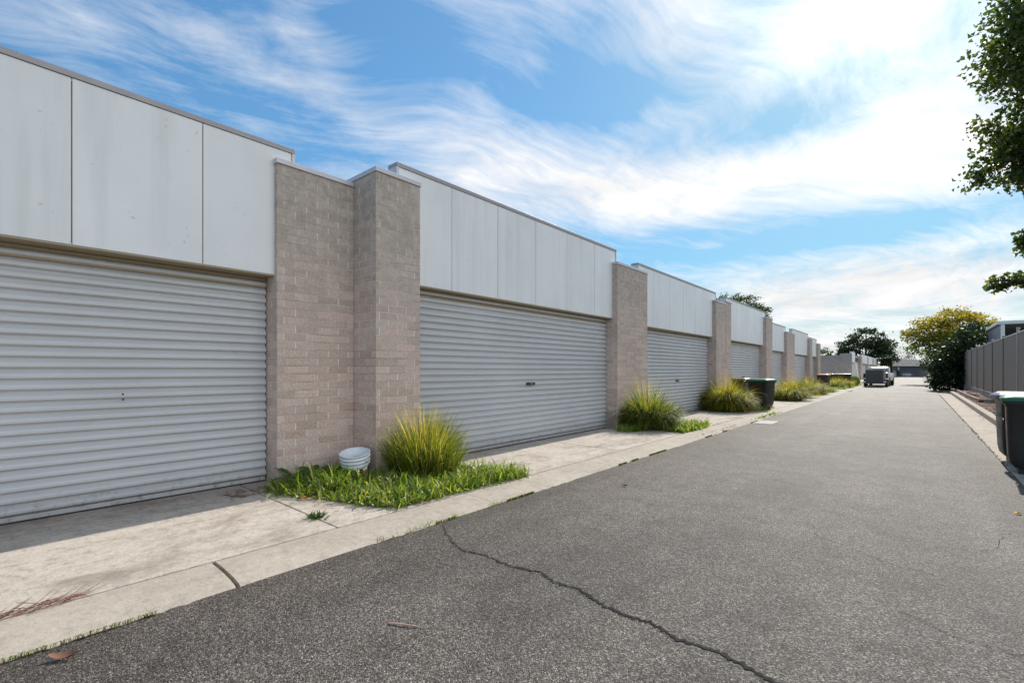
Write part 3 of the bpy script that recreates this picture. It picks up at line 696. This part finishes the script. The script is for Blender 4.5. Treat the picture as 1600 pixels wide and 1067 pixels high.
# background trees
tree('spreading_tree', (-7.6,116,0), 4, .45, [(0,0,7.6,2.9,2.9,1.9),(-2.6,0,6.0,2.2,2.2,1.6),(2.6,0,5.9,2.2,2.2,1.7),(.6,0,5.2,3.0,2.5,1.6),(-3.2,0,4.3,1.9,2,1.4),(3.2,0,4.0,1.7,2,1.6)],
     7500, .42, M['darktree'], 'wide dark tree rising behind the far row of garages', clump=28, shell=.6)
tree('olive_tree', (-12.4,46,0), 4.5, .3, [(-.9,0,7.0,1.5,1.5,1.2),(.5,0,6.9,1.5,1.5,1.15),(1.6,0,6.1,1.2,1.3,.95),(-1.8,0,6.6,1.0,1.1,1.3)],
     6500, .19, M['backtree'], 'olive green treetop showing above the fourth garage parapet', clump=24, shell=.6)
for (x,y,h,r,mt,lb) in ((-11.9,95,4.6,1.4,'backtree','small thin tree between the near and far rows of garages'),(-4.2,128,3.6,1.6,'darktree','grey-green bush beside the far house roof on its left'),
        (2.5,112,3.8,1.7,'darktree','small dark tree right of the far house, left of the autumn tree'),(-3.0,150,5.0,2.5,'darktree','hazy treetop far behind the tiled house'),(-22,125,4.4,2.6,'backtree','low distant treetop at the left of the wide dark tree')):
    tree('garden_tree', (x,y,0), h*.5, .12, [(0,0,h*.85,r,r,r*.85),(r*.6,0,h*.65,r*.8,r*.8,r*.7),(-r*.6,.2,h*.62,r*.8,r*.8,r*.7)], 1300, .30, M[mt], lb, clump=16, shell=.5)
# clipped block hedge and little round bush on the left
e = empty('clipped_hedge', (-3.27,86,0)); tag(e, 'tall clipped square dark hedge beside the far garages', 'hedge')
b = MB(); MB().tube([(0,0,-.05),(0,0,2.7)], [.1,.06], 8).build('trunk', M['bark'], e)
for _ in range(7000):
    x,y,z = random.uniform(-.6,.6),random.uniform(-.9,.9),random.uniform(.05,2.95); f = random.choice('xyzn')
    if f=='x': x = .6*random.choice((-1,1))+random.gauss(0,.03)
    if f=='y': y = .9*random.choice((-1,1))+random.gauss(0,.03)
    if f=='z': z = 2.95+random.gauss(0,.03)
    quadleaf(b, (x,y,z), .16)
b.build('crown', M['hedge'], e)
b = MB()
for _ in range(1500):
    v = Vector((random.gauss(0,1),random.gauss(0,1),random.gauss(0,1))).normalized()*random.uniform(.75,1)
    quadleaf(b, (v.x*.42, v.y*.5, .42+v.z*.42), .10)
tag(b.build('round_bush', M['grass'], loc=(-3.95,48.4,.03)), 'little round bright green bush in front of the leaning pole', 'bush')

# ------------------------------------------------------------------ bucket
e = empty('bucket', (-5.15,3.10,.03)); e.rotation_euler = (R(9), R(7), 0); tag(e, 'white plastic bucket with a dark and red label, standing in the weeds', 'bucket')
r0, r1, h = .145, .168, .34
MB().lathe([(.0,.004),(r0,.004),(r0+.004,.02),(r0+.012,.19),(r0+.013,.20),(r0+.026,.205),(r0+.026,.213),(r0+.016,.218),(r0+.018,.242),(r0+.031,.247),(r0+.031,.255),(r0+.020,.26),(r0+.022,.285),(r0+.035,.29),(r0+.035,.298),(r0+.024,.304),(r0+.026,.33),(r0+.034,.333),(r0+.034,.342),(r0+.022,.342),(r0+.016,.20),(r0-.004,.012),(0,.010)], 40).build('body', M['pail'], e)
MB().lathe([(r0+.0065,.045),(r0+.014,.185)], 30, a0=R(-150), a1=R(60)).build('label_band', M['navy'], e)
MB().lathe([(r0+.0095,.075),(r0+.0145,.145)], 8, a0=R(-2), a1=R(30)).build('label_patch', M['red'], e)
MB().lathe([(r0+.0135,.145),(r0+.0165,.182)], 8, a0=R(0), a1=R(24)).build('label_patch', M['lamp'], e)
MB().tube([(.187*math.cos(a), .187*math.sin(a), .27-.16*math.sin((a-R(10))/R(160)*math.pi)) for a in [R(10+160*k/14) for k in range(15)]], .003, 6).build('handle', M['chrome'], e)

# ------------------------------------------------------------------ wheelie bins
def bin_(loc, rz, lid, label):
    e = empty('wheelie_bin', loc, rz); tag(e, label, 'bin', 'wheelie bins along the lane')
    secs = [rrect(.0,0,.055,.19,.17,.05), rrect(.02,0,.075,.235,.20,.07), rrect(.035,0,.13,.265,.225,.07), rrect(.03,0,.22,.285,.238,.06), rrect(.02,0,.5,.305,.255,.06), rrect(.0,0,.86,.335,.275,.06), rrect(0,0,.875,.345,.282,.06), rrect(0,0,.93,.352,.288,.06)]
    b = MB().loft(secs); b.box(.14,.225,-.17,.17,.0,.10); b.build('body', M['bin'], e)
    MB().loft([rrect(0,0,.905,.372,.306,.06), rrect(0,0,.942,.375,.308,.06)]).build('rim', M['bin'], e)
    l = MB().loft([rrect(.0,0,.944,.385,.312,.06), rrect(.0,0,.965,.388,.314,.06), rrect(.01,0,.985,.37,.295,.07), rrect(.02,0,1.02,.30,.23,.09), rrect(.03,0,1.026,.18,.12,.09)]).build('lid', lid, e)
    for s in (-1,1):
        MB().box(-.43,-.36,s*.17-.04,s*.17+.04,.935,.975).build('hinge', lid, l, bevel=.008)
        MB().tube([(-.36,s*.235,.90),(-.45,s*.235,.93)], .016, 8).build('handle_bracket', M['bin'], e)
        w = MB().lathe([(.02,-.028),(.085,-.028),(.10,-.018),(.10,.018),(.085,.028),(.02,.028)], 24)
        w.v = [(x,z,y) for x,y,z in w.v]; w.v = [(x-.215,y+s*.245,z+.10) for x,y,z in w.v]
        wo = w.build('wheel', M['rubber'], e, fix=True)
    MB().tube([(-.45,-.26,.93),(-.45,.26,.93)], .016, 10).build('handle', M['bin'], e)
    MB().tube([(-.215,-.25,.10),(-.215,.25,.10)], .012, 8).build('axle', M['chrome'], e)
    MB().box(.352,.357,-.09,.09,.66,.69).build('badge', M['lid_grey'], e)
    return e
bin_((1.235,9.05,.008), R(176), M['lid_green'], 'green-lidded dark bin at the right picture edge, nearest the camera')
bin_((1.25,10.0,.008), R(183), M['lid_purple'], 'purple-lidded bin standing just behind the nearest right-hand bin')
bin_((-3.98,17.55,.035), R(-18), M['lid_green'], 'green-lidded dark bin on the left between golden grass clumps')
bin_((-4.95,18.5,.04), R(-5), M['lid_grey'], 'grey-lidded bin almost hidden behind golden grass, left of a green-lidded bin')
bin_((-4.95,39.3,.04), R(-12), M['lid_orange'], 'orange-lidded bin at the end of the near garages')
bin_((-5.2,44.4,.04), R(-15), M['lid_teal'], 'teal-lidded bin behind the orange-tinged grass mound')
bin_((-4.75,45.6,.04), R(-8), M['lid_grey'], 'dark bin right of the teal-lidded bin')
bin_((-4.2,45.0,.04), R(5), M['bin'], 'black bin nearest the lane in the far group')

# leaning pole
tag(MB().tube([(-3.72,50.5,.03),(-4.6,58,2.05)], .035, 8).build('pole', M['timber']), 'pale thin timber pole leaning beyond the round bush', 'pole')

# ------------------------------------------------------------------ trailer and pickup
def wheel(parent, x, y, r, w, side):
    t = MB().lathe([(r*.62,-w/2),(r*.93,-w/2),(r,-w*.36),(r,w*.36),(r*.93,w/2),(r*.62,w/2)], 28); t.v = [(z,x_,y_) for x_,y_,z in t.v]
    o = t.build('wheel', M['rubber'], parent, (x,y,r), fix=True)
    h = MB().lathe([(0.0,.02),(r*.25,.03),(r*.55,0),(r*.63,.02)], 20); h.v = [(z*side+side*w*.34,x_,y_) for x_,y_,z in h.v]
    h.build('rim', M['chrome'], o, fix=True)
e = empty('trailer', (-2.52,46.7,0), R(-3)); tag(e, 'grey box trailer with ribbed tailgate parked behind the white pickup', 'trailer')
b = MB().box(-.56,.56,0,1.9,.36,1.38).build('box', M['trailer'], e, bevel=.015)
for k in range(6): MB().box(-.52,.52,-.018,-.002,.42+.155*k,.52+.155*k).build('tailgate_rib', M['trailer'], b, bevel=.006)
MB().box(-.60,.60,-.05,2.0,.26,.355).build('chassis', M['fencepost'], e, bevel=.01)
MB().box(-.05,.05,2.0,3.0,.30,.36).build('drawbar', M['fencepost'], e)
for s in (-1,1):
    wheel(e, s*.68, 1.0, .29, .17, s)
    MB().box(s*.68-.11,s*.68+.11,.62,1.38,.60,.63).build('mudguard', M['carwhite'], e, bevel=.01)
    MB().box(s*.66-.09,s*.66+.09,-.03,.02,.36,.45).build('tail_lamp', M['lamp'], e, bevel=.01)
e = empty('pickup', (-2.62,50.0,0), R(-3)); tag(e, 'white pickup truck facing away on the left of the lane, half hidden by the trailer', 'pickup truck')
def sec(y, x, z0, z1, r=.08): return [(px, y, (z0+z1)/2+pz) for px, pz, _ in rrect(0,0,0,x,(z1-z0)/2,r)]
MB().loft([sec(0,.80,.50,1.10),sec(.06,.84,.45,1.13),sec(1.9,.86,.42,1.13),sec(3.4,.86,.42,1.10),sec(4.6,.84,.42,1.02),sec(5.0,.74,.48,.92)]).build('body', M['carwhite'], e)
MB().loft([sec(1.75,.70,1.10,1.52,.10),sec(1.95,.70,1.08,1.62,.12),sec(2.9,.70,1.08,1.64,.12),sec(3.5,.68,1.06,1.30,.10)]).build('cab', M['carwhite'], e)
MB().add([(-.60,1.735,1.15),(.60,1.735,1.15),(.55,1.77,1.48),(-.55,1.77,1.48)],[(0,1,2,3)]).add([(-.60,1.725,1.15),(.60,1.725,1.15),(.55,1.76,1.48),(-.55,1.76,1.48)],[(0,1,2,3)]).build('rear_window', M['glass'], e)
for s in (-1,1):
    MB().box(s*.705-.006,s*.705+.006,2.0,2.95,1.18,1.48).build('side_window', M['glass'], e)
    MB().loft([[(s*.98+px,3.05,1.20+pz) for px,pz,_ in rrect(0,0,0,.10,.08,.03)],[(s*.98+px,3.14,1.20+pz) for px,pz,_ in rrect(0,0,0,.09,.07,.03)]]).build('mirror', M['carwhite'], e)
    MB().tube([(s*.72,3.1,1.12),(s*.95,3.1,1.18)], .02, 6).build('mirror_arm', M['rubber'], e)
    MB().box(s*.76-.07,s*.76+.07,-.03,.03,.72,1.02).build('tail_lamp', M['glass'], e, bevel=.01)
    wheel(e, s*.76, 1.0, .36, .24, s); wheel(e, s*.76, 4.0, .36, .24, s)
    MB().box(s*.55-.02,s*.55+.02,1.95,2.95,1.645,1.69).build('roof_rail', M['carwhite'], e, bevel=.008)
MB().box(-.80,.80,-.10,.02,.44,.60).build('bumper', M['rubber'], e, bevel=.03)
MB().box(-.25,.25,-.012,-.002,.72,.84).build('number_plate', M['lamp'], e)

# ------------------------------------------------------------------ person with spray at the end of the lane
def skin(name, verts, edges, rad, mat, parent):
    me = bpy.data.meshes.new(name); me.from_pydata(verts, edges, []); me.materials.append(mat)
    o = bpy.data.objects.new(name, me); col.objects.link(o); o.parent = parent
    m = o.modifiers.new('skin','SKIN'); m.use_smooth_shade = True
    sv = me.skin_vertices
    if not sv:
        bm = bmesh.new(); bm.from_mesh(me); bm.verts.layers.skin.verify(); bm.to_mesh(me); bm.free(); sv = me.skin_vertices
    for i, r in enumerate(rad): sv[0].data[i].radius = (r, r*.85)
    sv[0].data[0].use_root = True
    s = o.modifiers.new('sub','SUBSURF'); s.levels = 1; s.render_levels = 2
    return o
e = empty('person', (-2.55,113,0), R(200)); tag(e, 'person in dark clothes and a pale cap working at the end of the lane', 'person')
bv = [(0,0,.93),(0,.02,1.12),(0,.03,1.36),(0,.05,1.47),(0,.09,1.58),(0,.10,1.68),(.10,0,.88),(.12,.04,.48),(.13,-.02,.08),(.14,.12,.035),(-.10,0,.88),(-.12,-.03,.48),(-.13,-.08,.08),(-.14,.06,.035),
      (.19,.03,1.38),(.24,.08,1.10),(.20,.30,.98),(.18,.38,.95),(-.19,.03,1.38),(-.24,.08,1.10),(-.20,.30,1.0),(-.18,.38,.97)]
be = [(0,1),(1,2),(2,3),(3,4),(4,5),(0,6),(6,7),(7,8),(8,9),(0,10),(10,11),(11,12),(12,13),(2,14),(14,15),(15,16),(16,17),(2,18),(18,19),(19,20),(20,21)]
br = [.13,.125,.14,.055,.09,.08,.085,.06,.042,.035,.085,.06,.042,.035,.06,.045,.035,.03,.06,.045,.035,.03]
skin('body', bv, be, br, M['skin'], e)
ti = [0,6,7,8,10,11,12]; mp = {k:i for i,k in enumerate(ti)}
skin('trousers', [bv[i] for i in ti], [(mp[a],mp[c]) for a,c in be if a in mp and c in mp], [br[i]+.022 for i in ti], M['cloth'], e)
ti = [1,2,14,15,16,18,19,20,0]; mp = {k:i for i,k in enumerate(ti)}
skin('jumper', [bv[i] for i in ti], [(mp[a],mp[c]) for a,c in be if a in mp and c in mp], [br[i]+.024 for i in ti], M['cloth'], e)
MB().lathe([(.0,.13),(.06,.12),(.105,.06),(.115,0),(.17,-.01),(.17,-.02),(.10,-.02)], 18, (0,.095,1.68)).build('cap', M['cap'], e)
def spray(name, loc, rx, ry, rz, dens, colr, label):
    m = bpy.data.materials.new(name); m.use_nodes = True; t = m.node_tree; t.nodes.remove(t.nodes['Principled BSDF'])
    v = t.nodes.new('ShaderNodeVolumePrincipled'); v.inputs['Color'].default_value = (*colr,1); v.inputs['Density'].default_value = dens; v.inputs['Anisotropy'].default_value = .3
    t.links.new(v.outputs[0], t.nodes['Material Output'].inputs['Volume'])
    prof = [(math.sin(math.pi*k/10), -math.cos(math.pi*k/10)) for k in range(11)]
    b = MB().lathe(prof, 16); b.v = [(x*rx*(1+.15*math.sin(5*z+x*3)),y*ry,z*rz) for x,y,z in b.v]
    o = b.build(name, m, loc=loc, fix=True); o['kind']='stuff'
spray('water_mist', (-3.2,112,.5), .40,.5,.5, 1.6, (.75,.86,1.0), '')
spray('water_mist', (-1.3,113.5,.5), .8,.6,.35, .16, (.65,.75,1.0), '')

# ------------------------------------------------------------------ far house
e = empty('house', (-1.2,118,0)); tag(e, 'house with tiled hip roof and wide grey garage door closing the lane', 'house')
MB().box(-2.5,2.9,.0,8,-.05,2.12).build('wall', M['housewall'], e)
gd = MB().box(-2.05,1.62,-.06,-.004,0,1.97).build('garage_door', M['gdoor'], e)
for k in range(4): MB().box(-2.0,1.57,-.075,-.061,.06+.48*k,.5+.48*k).build('door_panel', M['gdoor'], gd, bevel=.01)
b = MB().add([(-2.9,-.5,2.1),(3.3,-.5,2.1),(3.3,8.4,2.1),(-2.9,8.4,2.1),(-.6,3.6,3.55),(1.0,3.6,3.55)],[(0,1,5,4),(1,2,5),(2,3,4,5),(3,0,4),(0,3,2,1)])
rf = b.build('roof', M['tile'], e)
for k in range(9):
    t = k/9; MB().box(-2.9+2.25*t,3.3-2.25*t,-.52+4.1*t-.02,-.52+4.1*t+.05,2.1+1.45*t+.005,2.1+1.45*t+.045).build('tile_course', M['tile'], rf)
MB().box(-2.95,3.35,-.62,-.505,2.0,2.12).build('gutter', M['housewall'], e)
e = empty('house', (3.6,126,0)); tag(e, 'second house with a sunlit pale roof right of the far garage', 'house')
MB().box(-3.4,3,0,7,-.05,2.3).build('wall', M['housewall'], e)
MB().add([(-3.8,-.5,2.3),(3.4,-.5,2.3),(3.4,7.5,2.3),(-3.8,7.5,2.3),(-2,3.5,3.4),(1.6,3.5,3.4)],[(0,1,5,4),(1,2,5),(2,3,4,5),(3,0,4),(0,3,2,1)]).build('roof', M['tile'], e)

# ------------------------------------------------------------------ fence on the right, shed and house behind
e = empty('steel_fence', (2.3,0,0)); tag(e, 'brown sheet steel fence on a concrete plinth along the right of the lane', 'fence')
py = [44.6-3.05*k for k in range(13)]
for i, y in enumerate(py):
    big = .05 if i else .06
    MB().box(-.06,.0,y-.035,y+.035,.08,2.5 if i!=8 else 2.56).build('post', M['fencecap'] if i in (8,) else M['fencepost'], e, bevel=.006)
    MB().box(-.068,.008,y-.043,y+.043,2.5+(.061 if i==8 else .001),2.535+(.061 if i==8 else .001)).build('post_cap', M['fencecap'], e, bevel=.005)
for i in range(len(py)-1):
    y1, y0 = py[i]-.037, py[i+1]+.037; n = 16; b = MB(); vs = []
    for k in range(n*2+1):
        yy = y0+(y1-y0)*k/(n*2); xx = -.035+(.012 if (k//1)%4 in (1,2) else 0); vs += [(xx,yy,.46),(xx,yy,2.42)]
    b.add(vs, [(2*k,2*k+2,2*k+3,2*k+1) for k in range(n*2)]); b.build('fence_panel', M['fence'], e)
    MB().box(-.052,-.008,y0,y1,2.421,2.462).build('top_rail', M['fencecap'], e, bevel=.004)
    MB().box(-.055,-.005,y0,y1,.05,.455).build('plinth', M['plinth'], e, bevel=.008)
e = empty('carport', (3.2,33.9,0)); tag(e, 'blue-grey sheet metal carport with white trim behind the brown fence', 'carport')
MB().box(0,.06,0,5.2,-.05,3.6).build('side_wall', M['shed'], e)
for s in range(24): pass
MB().box(.0,.14,-.12,-.002,-.05,3.62).build('post', M['white'], e, bevel=.01)
MB().box(3.6,3.74,-.12,-.002,-.05,3.62).build('post', M['white'], e, bevel=.01)
MB().box(-.10,4.0,-.16,-.02,3.63,3.80).build('fascia', M['white'], e, bevel=.01)
MB().box(-.12,-.004,-.018,5.3,3.64,3.78).build('gutter', M['white'], e, bevel=.01)
MB().box(.0,4.0,-.016,5.3,3.70,3.76).build('roof', M['roofing'], e)
MB().box(.062,4.0,5.1,5.2,-.05,3.69).build('rear_wall', M['shed'], e)
e = empty('house', (5.2,41,0)); tag(e, 'house with a dark tiled roof corner peeping over the carport', 'house')
MB().box(0,9,0,8,-.05,3.6).build('wall', M['housewall'], e)
MB().add([(-.5,-.6,3.6),(9.6,-.6,3.6),(9.6,8.6,3.6),(-.5,8.6,3.6),(3.6,4,5.6),(6,4,5.6)],[(0,1,5,4),(1,2,5),(2,3,4,5),(3,0,4),(0,3,2,1)]).build('roof', M['darktile'], e)

# ------------------------------------------------------------------ litter and small things on the ground
def curled(name, loc, l, w, rz, mat, label, curl=.35, cat='leaf'):
    b = MB(); vs = []; n = 8
    for i in range(n+1):
        t = i/n; x = (t-.5)*l; ww = w*max(.05,math.sin(math.pi*min(1,t*.94+.03)))**.7; z = curl*l*(t-.5)**2*1.6+.002
        vs += [(x,-ww,z+ww*.55),(x,0,z),(x,ww,z+ww*.8)]
    b.add(vs, [f for i in range(n) for f in ((3*i,3*i+3,3*i+4,3*i+1),(3*i+1,3*i+4,3*i+5,3*i+2))], 0, True)
    tag(b.build(name, mat, loc=loc, rz=rz), label, cat)
curled('dry_leaf', (-3.02,.30,.004), .12,.020, R(52), M['leafbrown'], 'curled brown dry leaf on the asphalt at the bottom left corner', .5)
curled('dry_leaf', (-2.57,4.98,.004), .085,.02, R(15), M['leafbrown'], 'dark curled leaf alone on the asphalt in front of the second garage door', .5)
curled('dry_leaf', (.72,6.43,.004), .05,.026, R(30), M['leafyellow'], 'bright yellow leaf on the asphalt near the right picture edge', .2)
curled('dry_leaf', (-4.72,2.24,.045), .07,.028, R(40), M['leaforange'], 'orange leaf on the concrete at the edge of the weed bed', .3)
curled('dry_leaf', (-4.66,2.28,.045), .07,.014, R(75), M['leafpink'], 'pinkish slim leaf beside the orange leaf', .2)
curled('dry_leaf', (-2.45,5.35,.004), .07,.006, R(70), M['leafpink'], 'thin pale sliver of leaf beyond the dark curled leaf', .1)
tag(MB().tube([(-2.13,1.47,.005),(-2.05,1.51,.010),(-1.96,1.56,.006)], [.004,.0045,.002], 6).build('stick', M['leafpink']), 'short reddish stick lying on the asphalt', 'stick')
b = MB()
for k in range(60):
    t = random.betavariate(2,2); y = -.12+t*.62; x = -3.672+random.gauss(0,.012); a = random.gauss(math.pi/2,.38); L = random.uniform(.05,.16); p = Vector((x,y,.040+abs(random.gauss(0,.01)))); d = Vector((math.cos(a),math.sin(a),random.gauss(.05,.15)))
    b.tube([p-d*L*.5, p+Vector((random.gauss(0,.006),random.gauss(0,.006),.006)), p+d*L*.5], [.0016,.0018,.0007], 4)
for s in (-1,1):
    for k in range(14):
        p = Vector((-3.672,.2+.25*random.random()*s,.042)); d = Vector((random.uniform(-.05,.05)+s*-.03,.08+.05*random.random(),.02+.04*random.random())); b.tube([p,p+d*.6,p+d*1.1+Vector((.01,0,.01))],[.0016,.0012,.0006],4)
tag(b.build('twig_bundle', M['twig']), 'bundle of dry reddish twigs caught in the kerb joint', 'twigs')
tag(MB().box(-3.17,-2.72,13.0,13.9,-.02,.009).build('drain_cover', M['iron'], bevel=.004), 'pale rectangular drain cover at the left edge of the asphalt', 'drain cover')
o = scatter('leaf_litter', 120, lambda: (random.uniform(-5.6,-5.25), random.uniform(1.75,2.4)), lambda x,y: .045, M['chip'], .006,.016); o['kind']='stuff'
o = scatter('leaf_litter', 70, lambda: (random.choice((-3.68+random.gauss(0,.02),-3.25+random.gauss(0,.06))), random.uniform(9.5,13.5)), lambda x,y: .036, M['chip'], .006,.02); o['kind']='stuff'

# ------------------------------------------------------------------ sky, sun, camera
SKYGAIN, COMP, CLOUD = (.62,1.0,1.12), .22, 4.6
SUN_AZ, SUN_EL = -1.0, 36.0      # degrees; azimuth to the right of the lane direction (+Y)
w = bpy.data.worlds.new('World'); scn.world = w; w.use_nodes = True
class WT(NT):
    def __init__(s): s.t = w.node_tree
W = WT(); bg = w.node_tree.nodes['Background']
sky = W.n('ShaderNodeTexSky', sky_type='NISHITA', sun_disc=False, sun_elevation=R(SUN_EL), sun_rotation=R(SUN_AZ), altitude=100, air_density=1.0, dust_density=.6, ozone_density=1.6)
tc = W.n('ShaderNodeTexCoord'); D3 = tc.outputs['Generated']
nrm = W.n('ShaderNodeVectorMath', operation='NORMALIZE'); W.l(D3, nrm.inputs[0]); D3 = nrm.outputs[0]
sp = W.n('ShaderNodeSeparateXYZ'); W.l(D3, sp.inputs[0])
az = W.math('MULTIPLY', W.math('ARCTAN2', sp.outputs[0], sp.outputs[1]), 57.29578)
el = W.math('MULTIPLY', W.math('ARCSINE', sp.outputs[2]), 57.29578)
zz = W.math('ADD', W.math('MAXIMUM', sp.outputs[2], 0), .10)
px = W.math('DIVIDE', sp.outputs[0], zz); py_ = W.math('DIVIDE', sp.outputs[1], zz)
ca, sa = math.cos(R(20)), math.sin(R(20))
al = W.math('ADD', W.math('MULTIPLY', px, sa), W.math('MULTIPLY', py_, ca))
ac = W.math('SUBTRACT', W.math('MULTIPLY', px, ca), W.math('MULTIPLY', py_, sa))
cv = W.n('ShaderNodeCombineXYZ'); W.l(al, cv.inputs[0]); W.l(ac, cv.inputs[1])
wn = W.n('ShaderNodeTexNoise', {'Scale': .7, 'Detail': 3}); W.l(cv.outputs[0], wn.inputs['Vector'])
wv = W.n('ShaderNodeVectorMath', operation='MULTIPLY_ADD'); W.l(wn.outputs[1], wv.inputs[0]); wv.inputs[1].default_value = (1.1,1.1,0); W.l(cv.outputs[0], wv.inputs[2])
n_st = W.noise(W.vmul(wv.outputs[0], (.55,2.6,1)), 1.0, 7, .62)
n_fi = W.noise(W.vmul(wv.outputs[0], (1.6,5.5,1)), 2.3, 6, .66)
n_pu = W.noise(wv.outputs[0], 1.15, 7, .6)
n_low = W.noise(wv.outputs[0], .45, 3, .5)
def blob(a0, e0, ra, re, wt, rot=0):
    x = W.math('SUBTRACT', az, a0); y = W.math('SUBTRACT', el, e0); c, s = math.cos(R(rot)), math.sin(R(rot))
    u = W.math('DIVIDE', W.math('ADD', W.math('MULTIPLY', x, c), W.math('MULTIPLY', y, s)), ra)
    v = W.math('DIVIDE', W.math('SUBTRACT', W.math('MULTIPLY', y, c), W.math('MULTIPLY', x, s)), re)
    r2 = W.math('ADD', W.math('MULTIPLY', u, u), W.math('MULTIPLY', v, v))
    return W.math('MULTIPLY', W.math('EXPONENT', W.math('MULTIPLY', r2, -1)), wt)
blobs = [(-31,20.6,15,4.4,.52,-4),(-45,23.3,8,3.6,.46,0),(-15,19.4,16,3.8,.44,-4),(3,19.5,8,6.5,.42,0),(-4,29.5,14,5.5,.38,0),(-22,33,8,5,.30,30),(-5,8.2,22,2.8,.62,2),(-25,3,40,4.0,.60,0),(-40,0,120,3.2,.5,0),(75,24,45,26,.8,0),
         (-58,20,11,3.2,.16,0),(-65,33.2,4.5,2.6,.30,-30),(-60,27,12,1.6,.16,-12),(-72,30.5,9,1.4,.14,-14),(-86,27,6,3.0,.22,-20),(-53,35,8,4,-.26,0),(-28.5,30,6,2.4,-.44,0),(-10,24.2,7,1.9,-.40,0),(-4,13.4,14,1.5,-.50,3),(-17.8,13.8,2.2,.6,.32,0),(-38,30,8,2,-.18,0),(-70,29,12,4,-.06,0),(-26,14.0,10,1.8,-.20,0),(125,30,30,30,.3,0)]  # blobs far right of the view are unseen cloud, added to fill the facades
cover = None
for bl in blobs:
    v = blob(*bl); cover = v if cover is None else W.math('ADD', cover, v)
tex = W.math('ADD', W.math('MULTIPLY', n_st, .42), W.math('ADD', W.math('MULTIPLY', n_pu, .50), W.math('MULTIPLY', n_fi, .30)))
dens = W.math('ADD', cover, W.math('MULTIPLY', W.math('SUBTRACT', tex, .61), 2.9))
dens = W.mr(dens, -.12, .80)
dens = W.math('POWER', dens, 1.1)
sd = (math.sin(R(SUN_AZ))*math.cos(R(SUN_EL)), math.cos(R(SUN_AZ))*math.cos(R(SUN_EL)), math.sin(R(SUN_EL)))
dt = W.n('ShaderNodeVectorMath', operation='DOT_PRODUCT'); W.l(D3, dt.inputs[0]); dt.inputs[1].default_value = sd
cs = W.math('MAXIMUM', dt.outputs['Value'], 0)
glow = W.math('ADD', W.math('MULTIPLY', W.math('POWER', cs, 10), .7), W.math('MULTIPLY', W.math('POWER', cs, 90), 9))
# added fill: unseen sky right of the view, brightened to light the shaded facades
side = W.math('MULTIPLY', W.mr(az, 25, 60), 4.6)
shade = W.mr(W.math('ADD', W.math('MULTIPLY', n_low, .4), W.math('MULTIPLY', n_pu, .6)), .36, .62, .74, 1.04)
cb = W.math('MULTIPLY', W.math('ADD', W.math('ADD', glow, side), CLOUD), shade)
cc = W.n('ShaderNodeCombineColor'); W.l(cb, cc.inputs[0]); W.l(cb, cc.inputs[1]); W.l(W.math('MULTIPLY', cb, 1.01), cc.inputs[2])
base = W.mix(1.0, sky.outputs[0], SKYGAIN, 'MULTIPLY')
ss = W.n('ShaderNodeSeparateColor'); W.l(base, ss.inputs[0])
lum = W.math('ADD', W.math('MULTIPLY', ss.outputs[1], .75), W.math('MULTIPLY', ss.outputs[0], .25))
kk = W.math('DIVIDE', 1.0, W.math('ADD', 1.0, W.math('MULTIPLY', lum, COMP)))
kc = W.n('ShaderNodeCombineColor'); [W.l(kk, kc.inputs[q]) for q in range(3)]
base = W.mix(1.0, base, kc.outputs[0], 'MULTIPLY')
fin = W.mix(dens, base, cc.outputs[0])
W.l(fin, bg.inputs['Color']); bg.inputs['Strength'].default_value = .13

sl = bpy.data.lights.new('sun', 'SUN'); sl.energy = 3.0; sl.angle = R(.5); sl.color = (1,.93,.82)
so = bpy.data.objects.new('sun', sl); col.objects.link(so); so.rotation_euler = Vector(sd).to_track_quat('Z','Y').to_euler(); so.location = (0,40,40)

cam = bpy.data.cameras.new('camera'); co = bpy.data.objects.new('camera', cam); col.objects.link(co)
co.location = (0,0,1.35); co.rotation_euler = (R(90),0,R(40.691)); cam.sensor_width = 36; cam.lens = 735/1600*36; cam.shift_y = 44.5/1600
cam.clip_start = .05; cam.clip_end = 2000; scn.camera = co
scn.view_settings.view_transform = 'Standard'; scn.view_settings.look = 'None'; scn.view_settings.gamma = 1; scn.view_settings.exposure = .75
scn.cycles.max_bounces = 6; scn.cycles.transparent_max_bounces = 8; scn.cycles.volume_bounces = 1
